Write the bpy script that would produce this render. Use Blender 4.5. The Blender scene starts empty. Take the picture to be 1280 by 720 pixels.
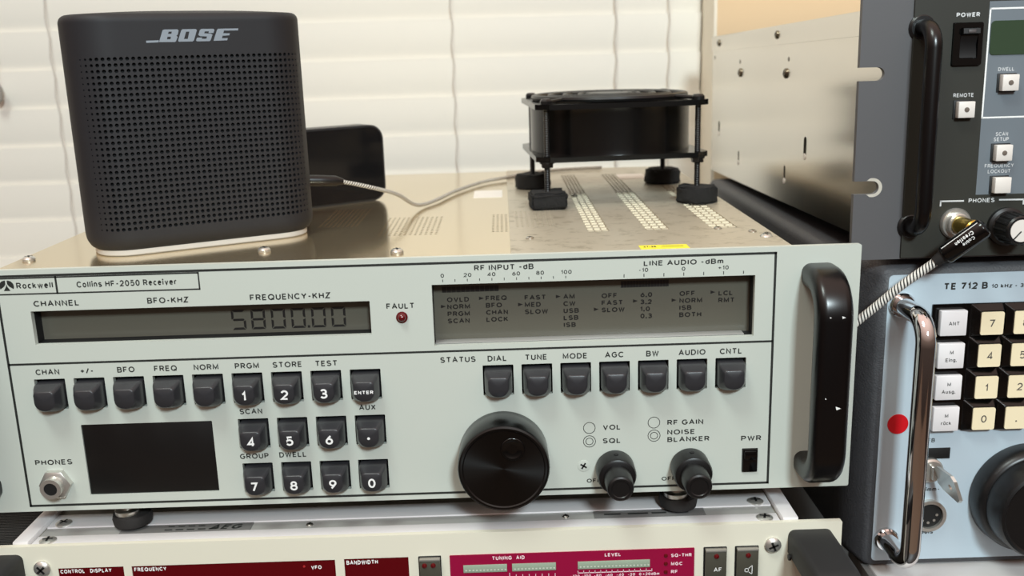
import bpy, bmesh, math, random
from mathutils import Vector, Matrix
from mathutils.geometry import tessellate_polygon, delaunay_2d_cdt
random.seed(7)
SC = bpy.context.scene
COL = SC.collection
S = 0.001                      # every measure below is in millimetres
R = math.radians
PI = math.pi

# ------------------------------------------------------------------ camera
cam_data = bpy.data.cameras.new('camera')
cam = bpy.data.objects.new('camera', cam_data)
COL.objects.link(cam)
CAM = (60.81, -480.11, 231.87)
rot = Matrix(((0.99951, 0.030848, -0.005271), (-0.012402, 0.235817, -0.971718), (-0.028733, 0.971308, 0.236084)))
cam.matrix_world = Matrix.Translation(Vector(CAM) * S) @ rot.to_4x4()
cam_data.sensor_width = 36.0
cam_data.lens = 34.071
cam_data.clip_start = 0.02
cam_data.clip_end = 50
cam_data.dof.use_dof = True
cam_data.dof.focus_distance = 0.52
cam_data.dof.aperture_fstop = 11.0
SC.camera = cam

# ------------------------------------------------------------------ light
SC.view_settings.view_transform = 'Standard'
SC.view_settings.look = 'None'
SC.view_settings.exposure = 0.0
SC.view_settings.gamma = 1.0
SC.view_settings.use_curve_mapping = False

world = bpy.data.worlds.new('room_world')
SC.world = world
world.use_nodes = True
wn, wl = world.node_tree.nodes, world.node_tree.links
bg = wn['Background']
tc = wn.new('ShaderNodeTexCoord'); sx = wn.new('ShaderNodeSeparateXYZ'); mr = wn.new('ShaderNodeMapRange'); cr = wn.new('ShaderNodeValToRGB')
wl.new(tc.outputs['Generated'], sx.inputs[0]); wl.new(sx.outputs['Z'], mr.inputs['Value'])
mr.inputs['From Min'].default_value = -1; mr.inputs['From Max'].default_value = 1
wl.new(mr.outputs[0], cr.inputs[0]); wl.new(cr.outputs[0], bg.inputs[0])
cr.color_ramp.elements[0].position = 0.30; cr.color_ramp.elements[0].color = (0.010, 0.006, 0.005, 1)
cr.color_ramp.elements[1].position = 0.95; cr.color_ramp.elements[1].color = (1.36, 0.97, 0.83, 1)
e = cr.color_ramp.elements.new(0.55); e.color = (0.215, 0.145, 0.115, 1)
bg.inputs[1].default_value = 0.87


def area(name, loc, target, size, power, col, size_y=None):
    d = bpy.data.lights.new(name, 'AREA')
    d.energy = power; d.size = size; d.color = col
    if size_y: d.shape = 'RECTANGLE'; d.size_y = size_y
    o = bpy.data.objects.new(name, d); COL.objects.link(o)
    o.location = loc
    o.rotation_euler = (Vector(target) - Vector(loc)).to_track_quat('-Z', 'Y').to_euler()
    return o


area('room_lamp', (0.36, -1.35, 0.92), (0.0, 0.1, 0.1), 0.20, 20.5, (0.84, 1.0, 1.05))
area('ceiling_lamp', (-0.45, -0.70, 1.75), (0.0, 0.2, 0.1), 0.45, 16, (0.86, 1.0, 0.95))

# ------------------------------------------------------------------ materials
def lin(c):
    c = c / 255.0
    return c / 12.92 if c <= 0.04045 else ((c + 0.055) / 1.055) ** 2.4


def M(name, rgb, rough=0.5, metal=0.0, var=0.06, scale=60.0, bump=0.0, bscale=600.0, stretch=None, spec=0.5, emit=None, coat=0.0, aniso=None):
    m = bpy.data.materials.new(name); m.use_nodes = True
    n, l = m.node_tree.nodes, m.node_tree.links
    b = n['Principled BSDF']
    col = tuple(lin(v) for v in rgb)
    t = n.new('ShaderNodeTexCoord'); mp = n.new('ShaderNodeMapping'); nz = n.new('ShaderNodeTexNoise'); mx = n.new('ShaderNodeMixRGB')
    l.new(t.outputs['Object'], mp.inputs[0]); l.new(mp.outputs[0], nz.inputs['Vector'])
    if stretch: mp.inputs['Scale'].default_value = stretch
    nz.inputs['Scale'].default_value = scale; nz.inputs['Detail'].default_value = 4
    l.new(nz.outputs[0], mx.inputs[0])
    mx.inputs[1].default_value = tuple(v * (1 - var) for v in col) + (1,)
    mx.inputs[2].default_value = tuple(min(1, v * (1 + var)) for v in col) + (1,)
    l.new(mx.outputs[0], b.inputs['Base Color'])
    b.inputs['Roughness'].default_value = rough
    b.inputs['Metallic'].default_value = metal
    b.inputs['Specular IOR Level'].default_value = spec
    if coat: b.inputs['Coat Weight'].default_value = coat; b.inputs['Coat Roughness'].default_value = 0.08
    if emit:
        b.inputs['Emission Color'].default_value = tuple(lin(v) for v in emit[:3]) + (1,)
        b.inputs['Emission Strength'].default_value = emit[3]
    if bump:
        nb = n.new('ShaderNodeTexNoise'); bp = n.new('ShaderNodeBump')
        l.new(mp.outputs[0], nb.inputs['Vector']); nb.inputs['Scale'].default_value = bscale; nb.inputs['Detail'].default_value = 3
        l.new(nb.outputs[0], bp.inputs['Height']); bp.inputs['Strength'].default_value = bump; bp.inputs['Distance'].default_value = 0.0005
        l.new(bp.outputs[0], b.inputs['Normal'])
    return m


def scratched(name, rgb, rgb2, rough, metal, sc=25, stretch=(1, 1, 1)):
    """worn bare metal: two tones broken up by noise plus fine dark scratches"""
    m = M(name, rgb, rough, metal, 0.05, sc)
    n, l = m.node_tree.nodes, m.node_tree.links
    b = n['Principled BSDF']
    src = b.inputs['Base Color'].links[0].from_socket
    t = n.new('ShaderNodeTexCoord'); mp = n.new('ShaderNodeMapping'); mp.inputs['Scale'].default_value = stretch
    l.new(t.outputs['Object'], mp.inputs[0])
    nz = n.new('ShaderNodeTexNoise'); nz.inputs['Scale'].default_value = 90; nz.inputs['Detail'].default_value = 8; nz.inputs['Roughness'].default_value = 0.75
    l.new(mp.outputs[0], nz.inputs['Vector'])
    rp = n.new('ShaderNodeValToRGB'); rp.color_ramp.elements[0].position = 0.52; rp.color_ramp.elements[1].position = 0.68
    l.new(nz.outputs[0], rp.inputs[0])
    mx = n.new('ShaderNodeMixRGB'); l.new(rp.outputs[0], mx.inputs[0]); l.new(src, mx.inputs[1])
    mx.inputs[2].default_value = tuple(lin(v) for v in rgb2) + (1,)
    l.new(mx.outputs[0], b.inputs['Base Color'])
    return m


def braided(name, dark, light, turns, length_scale):
    m = M(name, light, 0.7)
    n, l = m.node_tree.nodes, m.node_tree.links
    b = n['Principled BSDF']
    uv = n.new('ShaderNodeUVMap'); sp = n.new('ShaderNodeSeparateXYZ'); l.new(uv.outputs[0], sp.inputs[0])
    a = n.new('ShaderNodeMath'); a.operation = 'MULTIPLY'; a.inputs[1].default_value = length_scale; l.new(sp.outputs[0], a.inputs[0])
    c = n.new('ShaderNodeMath'); c.operation = 'MULTIPLY_ADD'; c.inputs[1].default_value = turns; l.new(sp.outputs[1], c.inputs[0]); l.new(a.outputs[0], c.inputs[2])
    f = n.new('ShaderNodeMath'); f.operation = 'FRACT'; l.new(c.outputs[0], f.inputs[0])
    g = n.new('ShaderNodeMath'); g.operation = 'GREATER_THAN'; g.inputs[1].default_value = 0.42; l.new(f.outputs[0], g.inputs[0])
    mx = n.new('ShaderNodeMixRGB'); l.new(g.outputs[0], mx.inputs[0])
    mx.inputs[1].default_value = tuple(lin(v) for v in dark) + (1,); mx.inputs[2].default_value = tuple(lin(v) for v in light) + (1,)
    l.new(mx.outputs[0], b.inputs['Base Color'])
    return m


panel_m = M('grey_green_paint', (195, 200, 191), 0.42, 0, 0.015, 20, 0.04, 900)
ink_m = M('black_ink', (38, 40, 38), 0.5, 0, 0.05)
white_ink_m = M('white_ink', (238, 238, 236), 0.5, 0, 0.03)
grey_ink_m = M('pale_grey_ink', (205, 207, 208), 0.5, 0, 0.03)
lcd_m = M('lcd_glass_olive', (96, 93, 83), 0.22, 0, 0.04, 15)
lcd_ink_m = M('lcd_segment', (28, 26, 25), 0.4)
recess_m = M('black_recess', (16, 16, 17), 0.6)
key_m = M('charcoal_key_plastic', (47, 47, 50), 0.33, 0, 0.04, 200, 0.05, 2500)
def turned(name, rgb):
    m = M(name, rgb, 0.3, 0, 0.05, 40); n, l = m.node_tree.nodes, m.node_tree.links; b = n['Principled BSDF']
    t = n.new('ShaderNodeTangent'); t.direction_type = 'RADIAL'; t.axis = 'Y'; l.new(t.outputs[0], b.inputs['Tangent'])
    b.inputs['Anisotropic'].default_value = 0.85; return m


turned_m = turned('turned_black', (4, 4, 4))
gloss_black_m = M('glossy_black_plastic', (5, 5, 5), 0.16, 0, 0.1, 50)
satin_black_m = M('satin_black_plastic', (15, 15, 16), 0.35, 0, 0.1, 80)
handle_m = M('satin_black_anodised', (4, 3, 4), 0.28, 0, 0.1, 80)
cover_m = M('gold_chromate_aluminium', (232, 214, 178), 0.15, 0.9, 0.03, 8, 0.02, 300, (6, 0.6, 1))
plate_m = scratched('worn_bare_aluminium', (196, 187, 168), (150, 140, 118), 0.42, 0.45, 20, (0.8, 1, 1))
steel_m = M('bare_steel', (224, 217, 206), 0.2, 1.0, 0.03, 10, 0.02, 300, (1, 0.4, 2.5))
nickel_m = M('nickel', (210, 208, 202), 0.3, 0.8, 0.08, 80)
screw_m = M('zinc_screw', (190, 188, 182), 0.28, 1.0, 0.1, 150)
chrome_m = M('chrome', (225, 225, 226), 0.07, 1.0, 0.02, 50)
gold_m = M('gold_plating', (226, 190, 92), 0.2, 1.0, 0.05, 80)
rubber_m = M('black_rubber', (26, 23, 22), 0.75, 0, 0.2, 120, 0.15, 900)
foam_m = M('black_foam', (26, 25, 25), 0.95, 0, 0.4, 300, 0.9, 700)
chassis_m = M('dull_chassis_metal', (150, 146, 136), 0.5, 0.6, 0.06, 30)
alu_m = M('bright_aluminium', (236, 232, 232), 0.45, 0.25, 0.03, 12, 0.02, 400, (0.3, 4, 1))
alu_grey_m = M('grey_anodised_strip', (166, 164, 160), 0.42, 0.15, 0.04, 14)
cream_m = M('cream_paint', (226, 222, 204), 0.42, 0, 0.02, 12, 0.03, 900)
red_window_m = M('dark_red_window', (88, 3, 12), 0.18, 0, 0.08, 20, 0, 600, None, 0.3)
magenta_m = M('magenta_window', (148, 8, 58), 0.3, 0, 0.05, 15)
olive_btn_m = M('olive_grey_plastic', (70, 68, 58), 0.45, 0, 0.04, 60)
led_m = M('dark_red_lamp', (92, 6, 12), 0.15, 0, 0.05, 50, coat=0.6)
bargraph_m = M('pale_bargraph', (152, 168, 148), 0.35, 0, 0.06, 200)
rack_m = M('dark_grey_paint', (84, 83, 85), 0.5, 0, 0.03, 25, 0.05, 1200)
rack_dark_m = M('charcoal_paint', (47, 47, 42), 0.5, 0, 0.03, 25, 0.05, 1200, None, 0.35)
rack_light_m = M('slate_blue_grey_paint', (106, 114, 121), 0.5, 0, 0.02, 20)
green_lcd_m = M('green_lcd', (52, 68, 50), 0.2, 0, 0.05, 20)
pale_key_m = M('pale_key_plastic', (224, 217, 210), 0.45, 0, 0.03, 60)
blue_m = M('pale_blue_paint', (185, 200, 210), 0.42, 0, 0.015, 15)
crackle_m = M('black_crackle_paint', (70, 70, 73), 0.55, 0, 0.2, 200, 0.7, 900)
key_white_m = M('white_key_plastic', (236, 232, 232), 0.35, 0, 0.02, 40)
key_cream_m = M('cream_key_plastic', (244, 229, 194), 0.35, 0, 0.02, 40)
red_dot_m = M('red_sticker', (206, 14, 30), 0.4, 0, 0.08, 60)
yellow_m = M('yellow_sticker', (240, 226, 60), 0.5, 0, 0.04, 60)
paper_m = M('white_paper_label', (232, 226, 218), 0.7, 0, 0.06, 60)
speaker_m = M('soft_touch_charcoal', (36, 35, 38), 0.6, 0, 0.03, 60, 0.05, 2500, None, 0.35)
cloth_m = M('black_grille_cloth', (12, 12, 14), 0.9, 0, 0.2, 400)
logo_m = M('grey_logo_ink', (136, 144, 154), 0.45, 0, 0.03)
base_m = M('pale_silicone', (205, 200, 195), 0.6, 0, 0.03)
slab_m = M('piano_black', (18, 18, 20), 0.12, 0, 0.1, 30)
slab_edge_m = M('black_edge', (42, 41, 42), 0.4, 0, 0.1, 60)
fan_m = M('black_fan_enamel', (7, 7, 7), 0.22, 0, 0.1, 40)
wall_m = M('tan_wall_paint', (226, 198, 160), 0.85, 0, 0.02, 6, 0.1, 300)
trim_m = M('cream_trim_paint', (238, 230, 212), 0.6, 0, 0.02, 8)
slat_m = M('off_white_slat', (243, 238, 228), 0.5, 0, 0.012, 6)
cord_m = M('pale_cord', (205, 198, 190), 0.8, 0, 0.05, 200)
desk_m = M('dark_desk_laminate', (34, 30, 28), 0.5, 0, 0.15, 8, 0, 300, (1, 8, 1))
floor_m = M('brown_carpet', (104, 90, 76), 0.95, 0, 0.2, 60, 0.4, 300)
glass_m = M('window_glass', (215, 225, 228), 0.05, 0, 0.01)
dark_cab_m = M('black_ribbed_plastic', (26, 25, 25), 0.6, 0, 0.15, 100)
grey_cab_m = M('pale_grey_enamel', (196, 192, 190), 0.45, 0.1, 0.05, 20)
cable_grey_m = M('grey_cable', (166, 158, 146), 0.6, 0, 0.1, 200)
braid_m = braided('black_and_white_braid', (32, 32, 32), (226, 222, 214), 4.0, 540.0)
braid_fine_m = braided('fine_black_and_white_braid', (46, 44, 42), (214, 208, 198), 2.0, 620.0)

# ------------------------------------------------------------------ mesh builder
ORG = {}

def arc(cx, cy, rx, ry, a0, a1, n=None):
    n = n or max(3, int(abs(a1 - a0) / 18))
    return [(cx + rx * math.cos(R(a0 + (a1 - a0) * i / n)), cy + ry * math.sin(R(a0 + (a1 - a0) * i / n))) for i in range(n + 1)]


def _bowl(x): return arc(x, .36, .25, .36, 0, 360)
_S = arc(.33, .75, .30, .25, 25, 270) + arc(.33, .25, .33, .25, 90, -155)
GLYPH = {
    'A': [[(0, 0), (.39, 1), (.78, 0)], [(.14, .32), (.64, .32)]],
    'B': [[(.38, .53), (0, .53), (0, 1), (.38, 1)] + arc(.38, .765, .22, .235, 90, -90), [(0, .53), (0, 0), (.38, 0)] + arc(.38, .265, .27, .265, -90, 90)],
    'C': [arc(.42, .5, .42, .5, 42, 318)], 'D': [[(.3, 0), (0, 0), (0, 1), (.3, 1)] + arc(.3, .5, .40, .5, 90, -90)],
    'E': [[(.56, 1), (0, 1), (0, 0), (.56, 0)], [(0, .52), (.5, .52)]], 'F': [[(.56, 1), (0, 1), (0, 0)], [(0, .5), (.48, .5)]],
    'G': [arc(.42, .5, .42, .5, 42, 330) + [(.80, .47), (.46, .47)]], 'H': [[(0, 0), (0, 1)], [(.64, 0), (.64, 1)], [(0, .52), (.64, .52)]],
    'I': [[(0, 0), (0, 1)]], 'J': [[(.5, 1), (.5, .26)] + arc(.25, .26, .25, .26, 0, -180)], 'K': [[(0, 0), (0, 1)], [(.62, 1), (0, .36)], [(.22, .58), (.66, 0)]],
    'L': [[(0, 1), (0, 0), (.52, 0)]], 'M': [[(0, 0), (0, 1), (.41, .12), (.82, 1), (.82, 0)]], 'N': [[(0, 0), (0, 1), (.64, 0), (.64, 1)]],
    'O': [arc(.44, .5, .44, .5, 90, 450)], 'P': [[(0, 0), (0, 1), (.36, 1)] + arc(.36, .73, .26, .27, 90, -90) + [(0, .46)]],
    'Q': [arc(.44, .5, .44, .5, 90, 450), [(.52, .3), (.88, -.04)]], 'R': [[(0, 0), (0, 1), (.36, 1)] + arc(.36, .74, .26, .26, 90, -90) + [(0, .48)], [(.34, .48), (.64, 0)]],
    'S': [_S], 'T': [[(0, 1), (.68, 1)], [(.34, 1), (.34, 0)]], 'U': [[(0, 1), (0, .32)] + arc(.32, .32, .32, .32, 180, 360) + [(.64, 1)]],
    'V': [[(0, 1), (.36, 0), (.72, 1)]], 'W': [[(0, 1), (.25, 0), (.5, .95), (.75, 0), (1, 1)]], 'X': [[(0, 0), (.66, 1)], [(0, 1), (.66, 0)]],
    'Y': [[(0, 1), (.35, .45), (.7, 1)], [(.35, .45), (.35, 0)]], 'Z': [[(.03, 1), (.62, 1), (0, 0), (.64, 0)]],
    '0': [arc(.3, .5, .3, .5, 90, 450)], '1': [[(.0, .74), (.12, .80), (.24, 1), (.24, 0)]], '2': [arc(.3, .70, .29, .30, 165, -32) + [(0, 0), (.6, 0)]],
    '3': [arc(.29, .755, .26, .245, 155, -90) + arc(.29, .265, .30, .265, 90, -155)], '4': [[(.62, .26), (0, .26), (.45, 1), (.45, 0)]],
    '5': [[(.55, 1), (.09, 1), (.04, .50)] + arc(.28, .32, .31, .32, 140, -150)], '6': [arc(.3, .31, .3, .31, 90, 450), [(.46, 1), (.22, .72), (.05, .44), (0, .31)]],
    '7': [[(0, 1), (.58, 1), (.20, 0)]], '8': [arc(.3, .76, .25, .24, -90, 270), arc(.3, .27, .3, .27, 90, 450)], '9': [arc(.3, .69, .3, .31, 90, 450), [(.14, 0), (.38, .28), (.55, .56), (.6, .69)]],
    '-': [[(0, .42), (.34, .42)]], '+': [[(0, .45), (.6, .45)], [(.3, .15), (.3, .75)]], '/': [[(0, -.02), (.4, 1)]], '.': [[(0, 0), (.02, 0)]],
    'a': [_bowl(.25), [(.5, .72), (.5, 0)]], 'b': [[(0, 1), (0, 0)], _bowl(.25)], 'c': [arc(.25, .36, .25, .36, 48, 312)], 'd': [[(.5, 1), (.5, 0)], _bowl(.25)],
    'e': [[(0, .38), (.5, .38)] + arc(.25, .36, .25, .36, 5, 315)], 'g': [_bowl(.25), [(.5, .72), (.5, -.06)] + arc(.25, -.06, .25, .22, 0, -145)],
    'i': [[(0, 0), (0, .72)], [(0, .98), (0, 1.0)]], 'k': [[(0, 0), (0, 1)], [(.42, .72), (0, .26)], [(.16, .43), (.46, 0)]], 'l': [[(0, 0), (0, 1)]],
    'm': [[(0, 0), (0, .72)], [(0, .46)] + arc(.19, .50, .19, .22, 180, 0) + [(.38, 0)], [(.38, .46)] + arc(.57, .50, .19, .22, 180, 0) + [(.76, 0)]],
    'n': [[(0, 0), (0, .72)], [(0, .44)] + arc(.22, .48, .22, .24, 180, 0) + [(.44, 0)]], 'o': [_bowl(.26)], 'p': [[(0, .72), (0, -.28)], _bowl(.25)],
    'r': [[(0, 0), (0, .72)], [(0, .42)] + arc(.24, .44, .24, .28, 180, 70)], 's': [[(x * .74, y * .72) for x, y in _S]], 't': [[(.13, .95), (.13, .14)] + arc(.27, .14, .14, .14, 180, 280), [(0, .72), (.34, .72)]],
    'u': [[(0, .72), (0, .24)] + arc(.22, .24, .22, .24, 180, 360), [(.44, .72), (.44, 0)]], 'v': [[(0, .72), (.25, 0), (.5, .72)]], 'w': [[(0, .72), (.19, 0), (.38, .68), (.57, 0), (.76, .72)]], 'z': [[(0, .72), (.44, .72), (0, 0), (.46, 0)]]}
GLYPH['\u00fc'] = GLYPH['u'] + [[(.11, .98), (.11, 1.0)], [(.33, .98), (.33, 1.0)]]


def glyphs(s, sw):
    """plain drawn lettering: every stroke of width sw (in cap heights) becomes a strip with round joints"""
    vs = []; fs = []; x = 0.0; h = sw / 2
    for ch in s:
        if ch == ' ': x += .42; continue
        st = GLYPH[ch]; w = max(p[0] for q in st for p in q)
        gv, gf = vs, fs; vs = []; fs = []
        P = [[(x + h + p[0] * (1 - sw * .35), h + p[1] * (1 - sw)) for p in q] for q in st]
        P = [[p for i, p in enumerate(q) if i == 0 or abs(p[0] - q[i - 1][0]) + abs(p[1] - q[i - 1][1]) > 1e-4] for q in P]
        for q in P:
            if len(q) == 2 and abs(q[0][0] - q[1][0]) + abs(q[0][1] - q[1][1]) < .05:      # a full stop or a dot
                k = len(vs); a = h * 1.25
                vs += [(q[0][0] - a, q[0][1] - a), (q[0][0] + a, q[0][1] - a), (q[0][0] + a, q[0][1] + a), (q[0][0] - a, q[0][1] + a)]; fs.append((k, k + 1, k + 2, k + 3)); continue
            closed = abs(q[0][0] - q[-1][0]) + abs(q[0][1] - q[-1][1]) < 1e-4
            n = len(q); L = []; Rr = []
            for i in range(n):
                a = Vector(q[i - 1]) if i > 0 else (Vector(q[-2]) if closed else None)
                b = Vector(q[i + 1]) if i < n - 1 else (Vector(q[1]) if closed else None)
                c = Vector(q[i])
                d0 = (c - a).normalized() if a is not None else None; d1 = (b - c).normalized() if b is not None else None
                if d0 is None: d0 = d1
                if d1 is None: d1 = d0
                m = d0 + d1
                if m.length < 1e-3: m = d0.copy()
                m.normalize(); nn = Vector((-m.y, m.x)); k = h / max(.45, nn.dot(Vector((-d0.y, d0.x))))
                L.append(c + nn * k); Rr.append(c - nn * k)
            k = len(vs); vs += [tuple(p) for p in L] + [tuple(p) for p in Rr]
            fs += [(k + i, k + n + i, k + n + i + 1, k + i + 1) for i in range(n - 1)]
        # merge the strokes of one letter into a single surface
        def ccw(f):
            a = sum(vs[f[i - 1]][0] * vs[f[i]][1] - vs[f[i]][0] * vs[f[i - 1]][1] for i in range(len(f)))
            return list(f) if a > 0 else list(f)[::-1]
        ov, _, of, _a, _b, src = delaunay_2d_cdt([Vector(p) for p in vs], [], [ccw(f) for f in fs], 1, 1e-5)
        k = len(gv); gv += [tuple(p) for p in ov]; gf += [tuple(k + i for i in f) for f, q_ in zip(of, src) if q_]; vs, fs = gv, gf
        x += w * (1 - sw * .35) + sw + .19
    return vs, fs


def rr(x0, x1, z0, z1, r, n=5):
    if r <= 0: return [(x1, z1), (x0, z1), (x0, z0), (x1, z0)]
    out = []
    for k, (cx, cz) in enumerate(((x1 - r, z1 - r), (x0 + r, z1 - r), (x0 + r, z0 + r), (x1 - r, z0 + r))):
        for i in range(n + 1):
            a = PI / 2 * (k + i / n)
            out.append((cx + r * math.cos(a), cz + r * math.sin(a)))
    return out


def circ(cx, cz, r, n=24):
    return [(cx + r * math.cos(2 * PI * i / n), cz + r * math.sin(2 * PI * i / n)) for i in range(n)]


def XZ(y): return lambda u, v: (u, y, v)
def XY(z): return lambda u, v: (u, v, z)
def YZ(x): return lambda u, v: (x, u, v)


class MB:
    def __init__(s): s.v = []; s.f = []; s.m = []; s.uv = {}

    def add(s, vs, fs, m=0):
        b = len(s.v); s.v += [tuple(v) for v in vs]
        for f in fs: s.f.append(tuple(i + b for i in f)); s.m.append(m)
        return s

    def box(s, x0, x1, y0, y1, z0, z1, bev=0, seg=2, m=0):
        t = bmesh.new(); bmesh.ops.create_cube(t, size=1)
        for v in t.verts: v.co = ((x0 + x1) / 2 + v.co.x * (x1 - x0), (y0 + y1) / 2 + v.co.y * (y1 - y0), (z0 + z1) / 2 + v.co.z * (z1 - z0))
        if bev: bmesh.ops.bevel(t, geom=t.edges[:], offset=bev, segments=seg, affect='EDGES', profile=0.5)
        return s.bm(t, m)

    def bm(s, t, m=0):
        t.verts.index_update()
        s.add([v.co[:] for v in t.verts], [[v.index for v in f.verts] for f in t.faces], m); t.free(); return s

    def plate(s, outer, holes, to, a, b, m=0, wall=True):
        """flat sheet with real openings; to(w) gives the map of a 2-D point at depth w"""
        loops = [outer] + list(holes)
        flat = [p for lp in loops for p in lp]
        tris = tessellate_polygon([[Vector((p[0], p[1], 0)) for p in lp] for lp in loops])
        n = len(flat); fa, fb = to(a), to(b)
        vs = [fa(*p) for p in flat]; fs = [tuple(t) for t in tris]
        if wall:
            vs += [fb(*p) for p in flat]; fs += [tuple(i + n for i in reversed(t)) for t in tris]
            k = 0
            for lp in loops:
                q = len(lp)
                for i in range(q):
                    j = (i + 1) % q
                    fs.append((k + i, k + j, k + j + n, k + i + n))
                k += q
        return s.add(vs, fs, m)

    def lathe(s, prof, o, axis, n=32, m=0):
        """prof: (distance along axis, radius)"""
        ax = Vector(axis).normalized(); t = Vector((0, 0, 1)) if abs(ax.z) < 0.9 else Vector((1, 0, 0))
        e1 = ax.cross(t).normalized(); e2 = ax.cross(e1); o = Vector(o)
        vs = []; fs = []
        for (d, r) in prof:
            for i in range(n):
                a = 2 * PI * i / n
                vs.append(o + ax * d + (e1 * math.cos(a) + e2 * math.sin(a)) * r)
        for k in range(len(prof) - 1):
            for i in range(n):
                j = (i + 1) % n
                fs.append((k * n + i, k * n + j, (k + 1) * n + j, (k + 1) * n + i))
        if prof[0][1] > 1e-6: fs.append(tuple(range(n))[::-1])
        if prof[-1][1] > 1e-6: fs.append(tuple((len(prof) - 1) * n + i for i in range(n)))
        return s.add(vs, fs, m)

    def cyl(s, p0, p1, r0, r1=None, n=24, m=0, bev=0):
        r1 = r0 if r1 is None else r1
        d = (Vector(p1) - Vector(p0)); L = d.length
        pr = [(0, r0), (L, r1)] if not bev else [(0, r0), (L - bev, r1), (L - bev * .3, r1 - bev * .3), (L, r1 - bev)]
        return s.lathe(pr, p0, d, n, m)

    def tube(s, pts, r, n=12, m=0, closed=False, uv=False, flat=1.0):
        pts = [Vector(p) for p in pts]; N = len(pts); vs = []; fs = []
        tan = []
        for i in range(N):
            a = pts[(i - 1) % N] if (closed or i > 0) else pts[0]; b = pts[(i + 1) % N] if (closed or i < N - 1) else pts[-1]
            tan.append((b - a).normalized())
        up = Vector((0, 0, 1)) if abs(tan[0].z) < 0.9 else Vector((0, 1, 0))
        e1 = tan[0].cross(up).normalized(); L = 0; Ls = []
        base = len(s.v)
        for i in range(N):
            e1 = (e1 - tan[i] * e1.dot(tan[i])).normalized(); e2 = tan[i].cross(e1)
            if i: L += (pts[i] - pts[i - 1]).length
            Ls.append(L)
            rad = r[i] if isinstance(r, (list, tuple)) else r
            for k in range(n):
                a = 2 * PI * k / n
                vs.append(pts[i] + (e1 * math.cos(a) + e2 * math.sin(a) * flat) * rad)
        M_ = N if closed else N - 1
        for i in range(M_):
            for k in range(n):
                q = (k + 1) % n; i2 = (i + 1) % N
                fs.append((i * n + k, i * n + q, i2 * n + q, i2 * n + k))
                if uv: s.uv[len(s.f) + len(fs) - 1] = [(Ls[i] * S, k / n), (Ls[i] * S, (k + 1) / n), (Ls[i2] * S, (k + 1) / n), (Ls[i2] * S, k / n)]
        if not closed: fs += [tuple(range(n))[::-1], tuple((N - 1) * n + k for k in range(n))]
        return s.add(vs, fs, m)

    def text(s, t, to, xl, zb, h, xr=None, align='l', bold=0.012, m=0, wide=1.0):
        """lettering with cap height h whose foot is at zb; xr stretches it to a measured width"""
        vs, fs = glyphs(t, 0.15 + bold * 2.8)
        if not vs: return s
        b0 = 0.0; k = h; x0 = min(p[0] for p in vs); x1 = max(p[0] for p in vs)
        kx = k * wide
        if xr is not None: kx = (xr - xl) / (x1 - x0)
        w = (x1 - x0) * kx
        off = xl if (align == 'l' or xr is not None) else (xl - w / 2 if align == 'c' else xl - w)
        return s.add([to(off + (p[0] - x0) * kx, zb + (p[1] - b0) * k) for p in vs], fs, m)

    def word(s, t, to, xl, zb, h, xr, align, bold, wide, mat, parent):
        b = MB(); b.text(t, to, xl, zb, h, xr, align, bold, 0, wide); return b.build('printed_word', mat, parent)

    def line(s, pts, w, to, m=0, closed=False):
        n = len(pts)
        for i in range(n if closed else n - 1):
            a = Vector(pts[i]); b = Vector(pts[(i + 1) % n]); d = (b - a).normalized(); q = Vector((-d.y, d.x)) * w / 2
            a = a - d * w / 2; b = b + d * w / 2
            s.add([to(*(a + q)), to(*(a - q)), to(*(b - q)), to(*(b + q))], [(0, 1, 2, 3)], m)
        return s

    def ring(s, cx, cz, r, w, to, n=28, m=0):
        o = circ(cx, cz, r + w / 2, n); i_ = circ(cx, cz, r - w / 2, n)
        return s.add([to(*p) for p in o + i_], [(k, (k + 1) % n, n + (k + 1) % n, n + k) for k in range(n)], m)

    def poly(s, outer, to, holes=(), m=0):
        return s.plate(outer, holes, lambda w: to, 0, 0, m, wall=False)

    def build(s, name, mats, parent=None, label=None, ang=35, rot=None):
        lo = [min(v[i] for v in s.v) for i in range(3)]; hi = [max(v[i] for v in s.v) for i in range(3)]
        if parent is None: c = Vector(((lo[0] + hi[0]) / 2, (lo[1] + hi[1]) / 2, lo[2]))
        else: c = Vector([(lo[i] + hi[i]) / 2 for i in range(3)])
        me = bpy.data.meshes.new(name)
        me.from_pydata([(Vector(v) - c) * S for v in s.v], [], s.f)
        mats = mats if isinstance(mats, (list, tuple)) else [mats]
        for m in mats: me.materials.append(m)
        me.polygons.foreach_set('material_index', s.m)
        if s.uv:
            L = me.uv_layers.new(name='UVMap')
            for fi, q in s.uv.items():
                for li, c2 in zip(me.polygons[fi].loop_indices, q): L.data[li].uv = c2
        else:
            t = bmesh.new(); t.from_mesh(me); bmesh.ops.recalc_face_normals(t, faces=t.faces[:]); t.to_mesh(me); t.free()
        me.polygons.foreach_set('use_smooth', [True] * len(me.polygons))
        me.set_sharp_from_angle(angle=R(ang))
        me.update()
        o = bpy.data.objects.new(name, me); COL.objects.link(o)
        if parent is not None:
            o.parent = parent; o.location = (c - ORG[parent.name]) * S
        else: o.location = c * S
        ORG[o.name] = c
        if label: o['label'] = label
        return o


def thing(name, label, cat, base, rot=(0, 0, 0), group=None):
    o = bpy.data.objects.new(name, None); COL.objects.link(o)
    o.empty_display_size = 0.02
    o.location = Vector(base) * S; o.rotation_euler = rot
    o['label'] = label; o['category'] = cat
    if group: o['group'] = group
    ORG[o.name] = Vector(base)
    return o


def tag(o, label, cat, group=None):
    o['label'] = label; o['category'] = cat
    if group: o['group'] = group
    return o


def struct(name, mb, m):
    o = mb.build(name, m); o['kind'] = 'structure'; return o


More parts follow.
